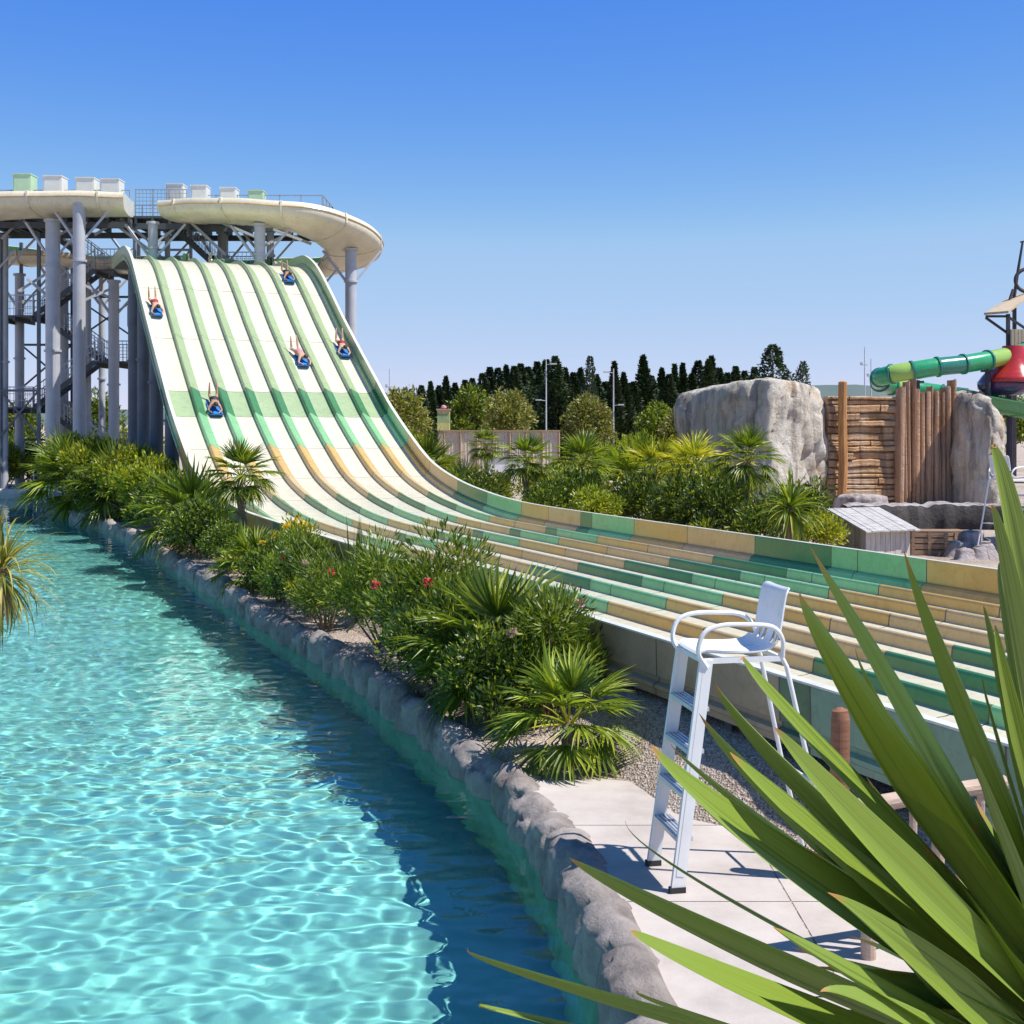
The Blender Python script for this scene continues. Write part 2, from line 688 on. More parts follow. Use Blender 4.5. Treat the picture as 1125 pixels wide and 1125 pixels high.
# panel joints along the slide: (start s, colour index of dividers)
S_END, S_TOP = -19.0, 41.0
PAN = [(-19.0, 6), (-17.2, 5), (-14.8, 4), (-12.55, 3), (-12.1, 3), (-9.9, 6), (-7.6, 5), (-4.97, 4), (-3.2, 4), (-2.45, 3), (0.0, 6), (2.6, 5), (5.0, 4), (7.2, 3), (7.84, 6), (9.8, 5),
       (11.6, 4), (14.2, 3), (16.7, 6), (19.4, 5), (21.7, 4), (24.0, 3), (25.6, 2), (29.2, 2), (32.8, 2), (36.2, 2), (41.0, 2)]


def seg_col(s):
    c = PAN[0][1]
    for a, k in PAN:
        if s >= a:
            c = k
    return c


def s_samples(joint=True):
    out = []
    for (a, k), (b, _) in zip(PAN, PAN[1:]):
        # panel between a and b of colour: the entry (a,k) names the panel starting at a
        n = max(2, int((b - a) / .3))
        ss = [lerp(a + .012, b - .012, i / n) for i in range(n + 1)]
        out.append((ss, k))
    return out


PANELS = s_samples()
slide = thing('racing_slide', 'huge eight-lane racing slide in cream, green and tan with a long flat run-out', 'water slide', SO)


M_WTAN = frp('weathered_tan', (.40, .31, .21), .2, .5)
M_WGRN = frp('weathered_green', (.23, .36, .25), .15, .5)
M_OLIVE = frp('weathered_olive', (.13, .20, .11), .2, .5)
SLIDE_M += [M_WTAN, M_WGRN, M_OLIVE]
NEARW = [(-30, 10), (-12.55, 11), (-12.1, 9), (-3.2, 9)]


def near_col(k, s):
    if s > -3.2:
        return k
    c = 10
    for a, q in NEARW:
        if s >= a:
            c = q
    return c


def sweep(mb, prof, colf, mir=None):
    """sweep a (t, h) outline along the slide, one colour per panel, dark seal at joints"""
    for ss, k in PANELS:
        mb.grid([[sl_pt(t, s, h) for t, h in prof] for s in ss], colf(k, ss[0]))
    for (a, k) in PAN[1:-1]:
        mb.grid([[sl_pt(t, s, h) for t, h in prof] for s in (a - .012, a + .012)], 8)


LANE = [(.31, .008), (.42, -.004), (.58, -.012), (.72, -.014), (.86, -.008), (.965, .012)]
for i in range(8):
    mb = MB()
    pr = [(.15, .02)] + LANE if i == 0 else (LANE[:-2] + [(.83, .02)] if i == 7 else LANE)
    sweep(mb, [(i + t, h) for t, h in pr], lambda k, s: 1 if 23.5 < s < 25.5 else 0)
    o = mb.build('lane', SLIDE_M, slide, smooth=True)
RIDGE = [(-.045, .0), (-.03, .135), (-.018, .165), (.0, .178), (.03, .176), (.09, .14), (.17, .085), (.25, .035), (.335, .0)]
for i in range(1, 8):
    mb = MB()
    sweep(mb, [(i + t, h) for t, h in RIDGE], lambda k, s: k)
    mb.build('divider', SLIDE_M, slide)
WALL = [(.19, 0), (.14, .11), (.10, .145), (.055, .15), (.04, .16), (.035, .51), (.03, .54), (-.05, .54), (-.06, .51), (-.05, .13), (-.02, .11), (-.02, .07), (-.085, .05), (-.09, .01), (-.06, -.01), (-.06, -.07), (.03, -.08)]
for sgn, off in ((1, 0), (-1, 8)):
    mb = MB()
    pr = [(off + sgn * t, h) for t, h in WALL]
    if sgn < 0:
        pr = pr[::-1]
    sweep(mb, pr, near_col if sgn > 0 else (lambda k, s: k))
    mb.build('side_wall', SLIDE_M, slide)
    mb = MB()
    tt = off - sgn * .01
    mb.grid([[sl_pt(off + sgn * .045, s, .544), sl_pt(off - sgn * .065, s, .544), sl_pt(off - sgn * .068, s, .525)] for s in [lerp(S_END, S_TOP, i / 240) for i in range(241)]])
    mb.build('wall_rim', M_RIM, slide)
mb = MB()
mb.grid([[sl_pt(t, s, -.09) for t in (0, 2, 4, 6, 8)] for s in [lerp(S_END, S_TOP, i / 160) for i in range(161)]])
for s in [S_END + .5 + 2.45 * i for i in range(25)]:   # cross ribs under the panels
    mb.grid([[sl_pt(0.02, s + q, -.09), sl_pt(.02, s + q, -.2), sl_pt(7.98, s + q, -.2), sl_pt(7.98, s + q, -.09)] for q in (-.06, .06)])
mb.build('underside', M_UNDER, slide)
M_STEEL = mat('galvanised_steel', (.46, .475, .51), .5, metal=.1, var=.12, scale=1.2, bmp=.08)
M_STEELD = mat('weathered_steel', (.12, .15, .18), .55, metal=.1, var=.2, scale=1.5)
for s in (-17, -13.5, -10, -6.5, -3, .5, 4, 7.5, 11, 14.5):
    for t in (.7, 4, 7.3):
        mb = MB()
        p = SO + SP * t + SD * s
        mb.box(p + V((0, 0, zs(s) / 2 - .06)), (.12, .12, zs(s) - .12))
        mb.box(p + V((0, 0, .015)), (.3, .3, .03))
        mb.build('support_leg', M_STEELD, slide)
for s, r in ((19.5, .16), (24, .2), (28.2, .26), (32.4, .28), (36.2, .28), (39.5, .28)):
    for t in (.75, 4.0, 7.25):
        mb = MB()
        p = SO + SP * t + SD * s
        zt = zs(s) - .3
        mb.cyl(p, p + V((0, 0, zt)), r, n=20)
        mb.cyl(p, p + V((0, 0, .05)), r + .16, n=20)
        mb.cyl(p + V((0, 0, zt * .6)), p + V((0, 0, zt * .6 + .1)), r + .07, n=20)
        if s > 21:
            mb.bar(p + V((0, 0, zt - 1.2)), p + V((0, 0, zt - .1)) - SD * 1.1 - V((0, 0, .7)), .12)
        mb.build('support_column', M_STEELD, slide, smooth=False)

# gravel bank heaped up under the near wall of the slide
mb = MB()
rows = []
for i in range(260):
    s = lerp(-15.5, 34, i / 259)
    p0 = SO + SD * s
    room = min(interp([(-15.5, .6), (-12.5, .8), (-10.8, 1.7), (-6, 2.0), (0, 2.3)], s), max(.8, (p0.x - xr(p0.y)) * .916 - 1.2))
    k = interp([(-15.5, 0), (-14, .6), (-12, .9), (-10, 1)], s)
    row = []
    for t, z in ((-room, -.03), (-room * .85, .07), (-room * .65, .19), (-room * .42, .34), (-.25, .50), (.5, .54), (1.5, .4), (3, -.02)):
        q = SO + SD * s + SP * t
        row.append(q + V((0, 0, z * k + (.04 * noise.noise(q * 1.3) + .02 * noise.noise(q * 4)) * (z > 0))))
    rows.append(row)
mb.grid(rows)
tag(mb.build('gravel_bank', M_GRAVEL, smooth=True), kind='structure')

# ------------------------------------------------------------------ start tower: flumes, columns, platform, stairs
M_FL_OUT = frp('flume_cream', (.74, .68, .52), .08)
M_FL_IN = frp('flume_green', (.16, .34, .17), .15)
M_FL_INC = frp('flume_inner_cream', (.66, .64, .54), .08)
M_DECK = mat('deck_grating', (.10, .115, .13), .7, metal=.3)
UPRO = [(-1.62, .98), (-1.70, 1.0), (-1.80, .95), (-1.82, .66), (-1.76, .36), (-1.55, .1), (-1.2, -.02), (-.6, -.1), (0, -.12), (.6, -.1), (1.2, -.02), (1.55, .1), (1.76, .36), (1.82, .66), (1.80, .95), (1.70, 1.0), (1.62, .98)]
IPRO = [(1.62, .98), (1.66, .68), (1.6, .42), (1.42, .2), (1.1, .08), (0, .02), (-1.1, .08), (-1.42, .2), (-1.6, .42), (-1.66, .68), (-1.62, .98)]


UPRO = [(x * .82, z * .8) for x, z in UPRO]
IPRO = [(x * .82, z * .8) for x, z in IPRO]


def flume(name, label, pts, ncream, bank):
    P = spline(pts, 9)
    f = thing(name, label, 'flume', P[0])
    out, inn, inc, rim, fl = MB(), MB(), MB(), MB(), MB()
    R1, R2 = [], []
    arc = 0
    for i, p in enumerate(P):
        a, b = P[max(0, i - 1)], P[min(len(P) - 1, i + 1)]
        d = (b - a).normalized()
        sx = V((d.y, -d.x, 0)).normalized()
        a2, b2 = P[max(0, i - 5)], P[min(len(P) - 1, i + 5)]
        c = (b2 - p).normalized().cross((p - a2).normalized()).z if 0 < i < len(P) - 1 else 0
        ang = max(-.35, min(.35, c * .45)) * bank
        up = UPZ * math.cos(ang) + sx * math.sin(ang)
        sxx = sx * math.cos(ang) - UPZ * math.sin(ang)
        R1.append([p + sxx * x + up * z for x, z in UPRO])
        R2.append([p + sxx * x + up * z for x, z in IPRO])
        if i % 9 == 4:
            k = 1.035
            q = [p + sxx * x * k + up * ((z - .5) * 1.06 + .5) for x, z in UPRO]
            fl = MB()
            fl.grid([[x - d * .05 for x in R1[-1]], [x - d * .05 for x in q], [x + d * .05 for x in q], [x + d * .05 for x in R1[-1]]])
            fl.build('flange', M_FL_OUT, f)
    out.grid(R1)
    out.grid([R1[0], [lerp(r, P[0], .02) for r in R1[0]]])
    out.build('shell', M_FL_OUT, f, smooth=True)
    for k, off in ((3, -.035), (len(UPRO) - 4, .035)):
        mb = MB()
        mb.tube([r[k] for r in R1], .045, 6)
        mb.build('side_seam', M_TAN2, f)
    n = int(len(R2) * ncream)
    inn.grid(R2[n:])
    inc.grid(R2[:n + 1])
    # closed start wall
    inc.add([R1[0][i] for i in range(len(UPRO))], [tuple(range(len(UPRO)))])
    inc.build('inner_skin', M_FL_INC, f)
    inn.build('inner_skin', M_FL_IN, f, smooth=True)
    return f


e_l = sl_pt(2.0, 40.6, .03)
e_r = sl_pt(6.0, 40.6, .03)
FLL = [(-18.7, 62.2, 13.72), (-21.5, 61.9, 13.7), (-25, 62.0, 13.6), (-28.6, 63.0, 13.4), (-31.2, 65.6, 13.1), (-31.2, 69.0, 12.8), (-28.4, 71.0, 12.5), (-24.6, 70.4, 12.1), (-21.0, 68.8, 11.7), (-18.6, 65.6, 11.25), tuple(e_l - SP * .15 + SD * 1.2), tuple(e_l)]
FLR = [(-16.9, 64.2, 13.7), (-14.8, 63.3, 13.6), (-12.4, 62.8, 13.4), (-10.0, 63.2, 13.1), (-8.45, 65.0, 12.55), (-8.3, 67.8, 12.05), (-9.8, 69.8, 11.7), (-11.9, 69.3, 11.5), (-13.2, 66.6, 11.2), tuple(e_r + SD * 1.6 + SP * .1), tuple(e_r)]
fl_l = flume('spiral_flume', 'cream open flume curling out to the left of the tower top, its inside green', FLL, .35, 1)
fl_r = flume('spiral_flume', 'cream open flume curling out to the right of the tower top above the slide crest', FLR, .3, 1)
M_HOOD = mat('hood_white', (.74, .73, .66), .4, var=.06)
M_HOODG = mat('hood_pale_green', (.48, .66, .42), .4, var=.08)
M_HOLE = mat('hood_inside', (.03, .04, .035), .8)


def hood(par, u, wpx, vt, Y, m):
    """start box: hood over the entry of one lane, open towards the platform, with a short chute"""
    a = at(u, vt, Y)
    wd = wpx / F * Y
    mb = MB()
    zb = 14.55
    h = a.z - zb
    mb.box((a.x, Y + .45, zb + h / 2 + .03), (.06, .9, h), m=0)
    mb.box((a.x + wd, Y + .45, zb + h / 2 + .03), (.06, .9, h), m=0)
    mb.box((a.x + wd / 2, Y + .01, zb + h / 2 + .03), (wd - .062, .05, h - .004), m=0)
    mb.box((a.x + wd / 2, Y + .45, a.z + .06), (wd + .1, 1.0, .055), m=0)
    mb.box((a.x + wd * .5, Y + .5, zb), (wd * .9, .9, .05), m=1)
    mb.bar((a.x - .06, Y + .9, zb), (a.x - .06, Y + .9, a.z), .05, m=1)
    mb.build('entry_box', [m, M_HOLE], par)


for u, wp, v, m_ in ((15, 18, 192.5, M_HOODG), (48, 19, 194.5, M_HOOD), (83.5, 19, 196.5, M_HOOD), (111, 19, 198, M_HOOD)):
    hood(fl_l, u, wp, v, 63.9, m_)
for u, wp, v, m_ in ((183, 17, 203.5, M_HOOD), (210, 16, 205, M_HOOD), (242, 16, 207.5, M_HOOD), (273, 15, 210.5, M_HOODG)):
    hood(fl_r, u, wp, v, 65.1, m_)

tower = thing('slide_tower', 'tall galvanised steel tower of round columns, stairs and braces carrying the flumes', 'tower', (-19, 66, 0))
M_RAIL = mat('rail_steel', (.42, .45, .48), .45, metal=.4, var=.1)


def col(u, Y, ztop, wpx, rings=(.45, .75), head=True, m=None):
    x = (u - 562.5) / F * Y
    r = wpx / F * Y / 2
    mb = MB()
    mb.cyl((x, Y, 0), (x, Y, ztop), r, n=24)
    mb.cyl((x, Y, 0), (x, Y, .06), r + .2, n=20)
    for q in rings:
        mb.cyl((x, Y, ztop * q), (x, Y, ztop * q + .1), r + .07, n=24)
    if head:
        mb.cyl((x, Y, ztop - .12), (x, Y, ztop), r + .08, n=24)
    # struts spreading to the flume above
    for dx, dy in ((1.5, .4), (-1.5, .5)):
        mb.bar((x + (r * .8 if dx > 0 else -r * .8), Y, ztop - 1.7), (x + dx, Y + dy, ztop - .05), .11)
    mb.build('column', m or M_STEEL, tower, smooth=False)
    return x


for args in ((58, 62.0, 13.4, 15.5, (.52, .83)), (87, 60.9, 14.0, 13.5, (.8,)), (21.5, 69, 11.6, 10, (.6,)), (5, 66.5, 13.3, 8, (.5,)), (125, 66, 10.9, 11.5, (.5, .9)),
             (168, 63.0, 13.45, 10.5, (.9,)), (245, 68.5, 13.8, 11.5, (.9,)), (285.5, 62.6, 13.3, 12, (.88,)), (297, 66.8, 13.6, 8, (.9,)), (342, 67.6, 12.0, 11, (.93,)), (385.5, 65.3, 12.45, 12.5, (.86,)),
             (70, 69.5, 12.2, 10, (.5,)), (96, 68.2, 12.0, 8, (.6,)), (184, 68.2, 13.8, 6, (.5,)), (-18, 66, 12.6, 13, (.5,)), (150, 70, 13.8, 8, (.5,)), (112, 71.5, 11.9, 7, (.5,))):
    col(*args)
# top platform with dark underside
mb = MB()
for x0, x1, y0, y1 in ((-30, -19.2, 64.2, 68.0), (-19.18, -16.4, 64.6, 69.0), (-16.38, -9.6, 65.4, 69.0)):
    mb.box(((x0 + x1) / 2, (y0 + y1) / 2, 13.95), (x1 - x0, y1 - y0, .12))
    k = int((x1 - x0) / 1.2) + 1
    for i in range(k + 1):
        x = lerp(x0 + .1, x1 - .1, i / k)
        mb.box((x, (y0 + y1) / 2, 13.74), (.12, y1 - y0, .28))
    for y in (y0 + .12, y1 - .12):
        mb.box(((x0 + x1) / 2, y, 13.5), (x1 - x0, .16, .3))
mb.build('platform', M_DECK, tower)


def railing(name, a, b, h=1.1, n=None, mid=4, gap=.2):
    """one straight run of railing: posts, rails and thin balusters"""
    mb = MB()
    a, b = V(a), V(b)
    L_ = (b - a).length
    n = n or max(1, int(L_ / 1.1))
    for i in range(n + 1):
        p = a.lerp(b, i / n)
        mb.bar(p, p + V((0, 0, h)), .05)
    for k in range(1, mid + 1):
        mb.bar(a + V((0, 0, h * k / mid)), b + V((0, 0, h * k / mid)), .05 if k == mid else .025)
    if gap:
        n = max(1, int(L_ / gap))
        for i in range(n + 1):
            p = a.lerp(b, i / n)
            mb.bar(p, p + V((0, 0, h)), .022)
    mb.build(name, M_RAIL, tower)


PR = 'platform_railing'
railing(PR, (-19.1, 64.65, 14.0), (-16.5, 64.65, 14.0), 1.35, 3, 7, .18)
railing(PR, (-30, 67.9, 14.0), (-9.7, 68.9, 14.0), 1.2, 16, 3, 0)
railing(PR, (-9.7, 65.5, 14.0), (-9.7, 68.9, 14.0), 1.2, 3, 3, 0)
railing(PR, (-16.3, 65.45, 14.0), (-9.75, 65.45, 14.0), 1.2, 6, 2, 0)
railing(PR, (-30, 64.3, 14.0), (-19.3, 64.3, 14.0), 1.25, 9, 2, 0)


def flight(a, b, w, side):
    """stair flight from a up to b; side = horizontal unit vector across the treads"""
    a, b, side = V(a), V(b), V(side)
    mb = MB()
    for k in (-.5, .5):
        mb.bar(a + side * w * k, b + side * w * k, .06, .26)
    n = max(2, int(abs(b.z - a.z) / .19))
    for i in range(n):
        p = a.lerp(b, (i + .5) / n)
        mb.box(p, (.26, w, .03) if abs(side.y) > .5 else (w, .26, .03))
    o = mb.build('stair_flight', M_DECK, tower)
    for k in (-.5, .5):
        railing('stair_railing', a + side * w * k, b + side * w * k, 1.05, None, 3, .22)


def landing(x0, x1, y0, y1, z):
    mb = MB()
    mb.box(((x0 + x1) / 2, (y0 + y1) / 2, z), (x1 - x0, y1 - y0, .08))
    for x in (x0 + .08, (x0 + x1) / 2, x1 - .08):
        mb.box((x, (y0 + y1) / 2, z - .16), (.1, y1 - y0, .22))
    mb.build('landing', M_DECK, tower)
    for y in (y0, y1):
        railing('landing_railing', (x0, y, z + .04), (x1, y, z + .04), 1.05, None, 3, .2)


# main zigzag stairs between the left columns
XA, XB = -27.0, -20.6
levels = [0.0, 1.9, 4.3, 6.7, 9.1, 11.5, 13.9]
for i, (z0, z1) in enumerate(zip(levels, levels[1:])):
    yy = 67.2 if i % 2 == 0 else 68.7
    if i % 2 == 0:
        flight((XA + 2.0, yy, z0), (XB - 1.2, yy, z1), 1.2, (0, 1, 0))
        landing(XB - 1.2, XB + .9, 66.5, 69.4, z1)
    else:
        flight((XB - 1.2, yy, z0), (XA + 2.0, yy, z1), 1.2, (0, 1, 0))
        landing(XA, XA + 2.0, 66.5, 69.4, z1)
# upper flights seen above the slide crest
flight((-15.2, 67.4, 11.4), (-17.9, 67.4, 13.9), 1.1, (0, 1, 0))
landing(-15.2, -13.0, 66.6, 68.3, 11.35)
flight((-15.2, 68.9, 11.4), (-18.2, 68.9, 8.6), 1.1, (0, 1, 0))
landing(-20.2, -18.2, 67.0, 69.4, 8.55)
# cross bracing of the stair core
for (x0, x1, y, zz) in ((-26.9, -24.1, 69.8, (.2, 5.4)), (-23.9, -20.4, 69.6, (8.0,)), (-19.7, -17.6, 69.8, (4.0, 10.6)), (-26.6, -24.6, 66.2, (2.8,))):
    for z0 in zz:
        mb = MB()
        mb.bar((x0, y, z0), (x1, y, z0 + 2.4), .085)
        mb.bar((x1, y + .04, z0), (x0, y + .04, z0 + 2.4), .085)
        mb.bar((x0, y + .02, z0 + 2.4), (x1, y + .02, z0 + 2.4), .12)
        mb.build('cross_bracing', M_STEELD, tower)
    for x in (x0, x1):
        mb = MB()
        mb.bar((x, y + .05, 0), (x, y + .05, 13.4), .16)
        mb.build('core_post', M_STEELD, tower)
# braces under the flumes
for a, b in (((104, 258), (146, 232)), ((58, 262), (86, 246)), ((58, 230), (84, 258)), ((118, 240), (166, 276)), ((132, 240), (160, 262)), ((170, 268), (206, 240)), ((205, 240), (248, 280)),
             ((232, 240), (285, 262)), ((290, 270), (330, 250)), ((300, 252), (342, 268)), ((300, 250), (343, 252)), ((92, 330), (120, 318)), ((90, 312), (118, 326)), ((20, 320), (52, 300)), ((30, 306), (58, 330)), ((2, 262), (24, 240))):
    mb = MB()
    mb.bar(at(a[0], a[1], 64.6), at(b[0], b[1], 65.2), .13)
    mb.build('flume_brace', M_STEEL, tower)

# ------------------------------------------------------------------ plants
rnd = random.Random(5)
L_PALM = leafmat('palm_leaf', (.11, .175, .016), (.29, .34, .035), .35, .4)
L_PALMY = leafmat('palm_leaf_yellowish', (.29, .32, .02), (.56, .51, .05), .4, .4)
L_DARK = leafmat('dark_shrub_leaf', (.035, .075, .01), (.11, .16, .018), .25, .4)
L_MID = leafmat('green_shrub_leaf', (.13, .19, .014), (.31, .355, .03), .35, .4)
L_YEL = leafmat('yellow_green_leaf', (.30, .33, .02), (.52, .48, .045), .4, .42)
L_OLE = leafmat('oleander_leaf', (.10, .17, .016), (.25, .315, .036), .35, .4)
L_OLIVE = leafmat('olive_leaf', (.20, .20, .06), (.36, .32, .10), .3, .5)
L_CON = leafmat('conifer_needles', (.02, .042, .012), (.045, .072, .02), .12, .6)
L_CON2 = leafmat('conifer_needles_lighter', (.03, .055, .025), (.055, .085, .035), .15, .6)
L_FLAX = leafmat('flax_leaf', (.13, .18, .045), (.33, .36, .12), .35, .4)
L_DRY = leafmat('dry_leaf', (.25, .18, .09), (.42, .33, .18), .3, .7, (1.1, 1.0, .7))
M_PETAL_R = leafmat('red_petal', (.55, .03, .04), (.65, .08, .12), .3, .6, (1, .5, .5))
M_PETAL_Y = leafmat('yellow_petal', (.70, .48, .01), (.75, .58, .03), .3, .6)
M_PETAL_P = leafmat('faded_pink_petal', (.55, .35, .30), (.6, .45, .36), .3, .6, (1, .8, .8))
M_BARK = mat('bark', (.20, .14, .095), .95, var=.35, scale=6, bmp=.7, bscale=25)
M_PTRUNK = mat('palm_trunk', (.26, .19, .13), .95, var=.4, scale=9, bmp=.9, bscale=40, stretch=(1, 1, 3))
M_TWIG = mat('twig', (.16, .12, .07), .9, var=.3)


def rv(r=rnd):
    while True:
        q = V((r.uniform(-1, 1), r.uniform(-1, 1), r.uniform(-1, 1)))
        if .05 < q.length < 1:
            return q.normalized()


def fan_frond(mb, base, d, up, petiole, size, nb, r, droop=.5, m=0, pm=1, arc=2.5):
    """fan palm leaf: stalk and a spread of pointed leaflets"""
    d = d.normalized()
    side = d.cross(up).normalized()
    nrm = side.cross(d)
    c = base + d * petiole + V((0, 0, -.06 * petiole))
    mb.tube([base, base.lerp(c, .5) + V((0, 0, .03)), c], [.014, .011, .009], 4, pm, cap=False)
    d2 = (d + V((0, 0, -.25))).normalized()
    side = d2.cross(nrm).normalized()
    nrm = side.cross(d2)
    for i in range(nb):
        a = (i / (nb - 1) - .5) * arc + r.uniform(-.04, .04)
        bd = d2 * math.cos(a) + side * math.sin(a) + nrm * (.10 + .12 * abs(math.sin(a)))
        Lb = size * (1 - .25 * (abs(a) / (arc / 2)) ** 2) * r.uniform(.88, 1.05)
        mb.blade(c, bd, nrm, Lb, size * .072, droop * r.uniform(.6, 1.4), 3, m, .35)


def make_fan_palm(name, label, trunk, size, nf, r, leaf=L_PALM, petiole=.5, nb=17, lo=-.6, dead=4, lean=0.0, tr=.11, cat='palm'):
    root = thing(name, label, cat)
    mb = MB()
    top = V((lean, 0, trunk))
    if trunk > .3:
        P = [V((lean * (k / 10) ** 2, .03 * math.sin(k), trunk * k / 10)) for k in range(11)]
        rr = [tr * (1.15 - .25 * k / 10) * (1 + .12 * ((k * 7) % 3 - 1)) for k in range(11)]
        mb.tube(P, rr, 9)
        for k in range(int(trunk * 45)):      # old leaf bases
            t = r.random()
            p = V((lean * t * t, 0, trunk * t))
            a = r.uniform(0, 6.28)
            o = V((math.cos(a), math.sin(a), 0))
            mb.blade(p + o * tr * .85, o * .5 + UPZ, o, .16, .05, -.2, 2, 0, .2)
        mb.build('trunk', M_PTRUNK, root)
    mb = MB()
    for i in range(nf):
        t = (i + .5) / nf
        el = lerp(1.45, lo, t ** .8) + r.uniform(-.12, .12)
        az = i * 2.39996 + r.uniform(-.2, .2)
        d = V((math.cos(az) * math.cos(el), math.sin(az) * math.cos(el), math.sin(el)))
        fan_frond(mb, top + d * .05, d, UPZ if el < 1.2 else V((math.cos(az), math.sin(az), -.2)), petiole * r.uniform(.8, 1.15), size * r.uniform(.85, 1.1), nb, r, .45 + .5 * t, 0, 1)
    for i in range(dead):
        az = r.uniform(0, 6.28)
        d = V((math.cos(az) * .6, math.sin(az) * .6, -.9))
        fan_frond(mb, top + d * .05, d, UPZ, petiole * .6, size * .7, nb - 5, r, .9, 2, 2)
    mb.build('crown', [leaf, L_PALMY, L_DRY], root)
    return root


def make_shrub(name, label, w, h, n, Lf, Wf, leaf, r, leaf2=None, clumps=9, flowers=None, nfl=0, cat='shrub', narrow=0.6):
    """bushy plant: stems from the ground carrying sprays of leaves"""
    root = thing(name, label, cat)
    st, lf, fl = MB(), MB(), MB()
    tips = []
    for i in range(clumps):
        a = i * 2.39996 + r.uniform(-.3, .3)
        q = math.sqrt((i + .5) / clumps)
        e = V((math.cos(a) * w * .38 * q, math.sin(a) * w * .38 * q, h * (r.uniform(.55, .9) - .25 * q * q)))
        b = V((e.x * .25, e.y * .25, 0))
        st.tube([b, b.lerp(e, .5) + V((e.x, e.y, 0)) * .1, e], [.022, .015, .006], 5, cap=False)
        tips.append((e, r.uniform(.7, 1.15)))
    for i in range(n):
        e, k = tips[i % clumps]
        rad = w * .24 * k
        v = rv(r)
        rr_ = r.random() ** .45
        p = e + V((v.x * rad, v.y * rad, v.z * rad * .95 + .0)) * rr_
        if p.z < .04:
            p.z = r.uniform(.04, h * .4)
        d = (v + V((0, 0, r.uniform(.0, 1.1))) + rv(r) * narrow).normalized()
        side = d.cross(rv(r))
        if side.length < .1:
            continue
        side.normalize()
        lf.leaf(p, d, side, Lf * r.uniform(.7, 1.25), Wf * r.uniform(.4, .6), 0 if (leaf2 is None or r.random() < .7) else 1)
    st.build('stems', M_TWIG, root)
    lf.build('foliage', [leaf, leaf2 or leaf], root)
    for i in range(nfl):
        fl = MB()
        e, k = tips[r.randrange(clumps)]
        v = rv(r)
        v.z = abs(v.z) * .6 + .4
        p = e + v.normalized() * w * .26 * k
        for j in range(26):
            d = rv(r)
            sd = d.cross(rv(r))
            if sd.length > .1:
                fl.leaf(p + d * .02, d, sd.normalized(), .06 if w < 3 else .12, .025 if w < 3 else .05)
        fl.build('flower', flowers, root)
    return root


def make_sword(name, label, trunk, n, L_, W_, leaf, r, el0=1.45, el1=-.5, droop=.8, lean=0.0, dry=6, k=4, cat='plant', tr=.06, tipm=None):
    """rosette of long sword leaves on a bare stem"""
    root = thing(name, label, cat)
    top = V((lean, 0, trunk))
    if trunk > .1:
        mb = MB()
        mb.tube([V((lean * (q / 6) ** 2, .02 * math.sin(q * 2), trunk * q / 6)) for q in range(7)], [tr * (1.2 - .3 * q / 6) for q in range(7)], 8)
        mb.build('stem', M_PTRUNK, root)
    mb = MB()
    for i in range(n):
        t = (i + .5) / n
        el = lerp(el0, el1, t) + r.uniform(-.15, .15)
        az = i * 2.39996 + r.uniform(-.25, .25)
        d = V((math.cos(az) * math.cos(el), math.sin(az) * math.cos(el), math.sin(el)))
        mb.blade(top + d * .04 + V((0, 0, -.12 * t)), d, V((math.cos(az), math.sin(az), .01)) if el > 1.3 else UPZ, L_ * r.uniform(.75, 1.1), W_ * r.uniform(.8, 1.15), droop * r.uniform(.4, 1.5), k, 0, .25)
    for i in range(dry):
        az = r.uniform(0, 6.28)
        d = V((math.cos(az) * .5, math.sin(az) * .5, -.85))
        mb.blade(top + V((0, 0, -.1)), d, UPZ, L_ * .7, W_, .3, 3, 1, .25)
    mb.build('leaves', [leaf, L_DRY], root)
    return root


def make_conifer(name, label, h, w, n, leaf, r, power=.8, cat='tree', tiers=0):
    root = thing(name, label, cat)
    mb = MB()
    mb.tube([(0, 0, 0), (0, 0, h * .5), (0, 0, h * .97)], [h * .018, h * .012, h * .003], 6)
    mb.build('trunk', M_BARK, root)
    mb = MB()
    ph = r.uniform(0, 9)
    for i in range(n):
        t = r.random() ** 1.15
        z = h * (.04 + .96 * t)
        prof = (1 - t) ** power * (.35 + .65 * min(1, t * 7))
        if tiers:
            prof *= .72 + .42 * abs(math.sin(t * tiers + ph))
        a = r.uniform(0, 6.283)
        lump = 1 + .28 * math.sin(a * 3 + ph + t * 9) + .18 * math.sin(a * 7 - t * 23 + ph)
        rad = w * .5 * prof * lump * (r.random() ** .4) + .02
        p = V((math.cos(a) * rad, math.sin(a) * rad, z))
        d = (V((math.cos(a), math.sin(a), r.uniform(.5, 2.2) if not tiers else r.uniform(-.3, .9))) + rv(r) * .5).normalized()
        sd = d.cross(rv(r))
        if sd.length < .1:
            continue
        q = h * .045 * r.uniform(.6, 1.3) * (1 - .45 * t)
        mb.leaf(p, d, sd.normalized(), q, q * .26)
    mb.build('crown', leaf, root)
    return root


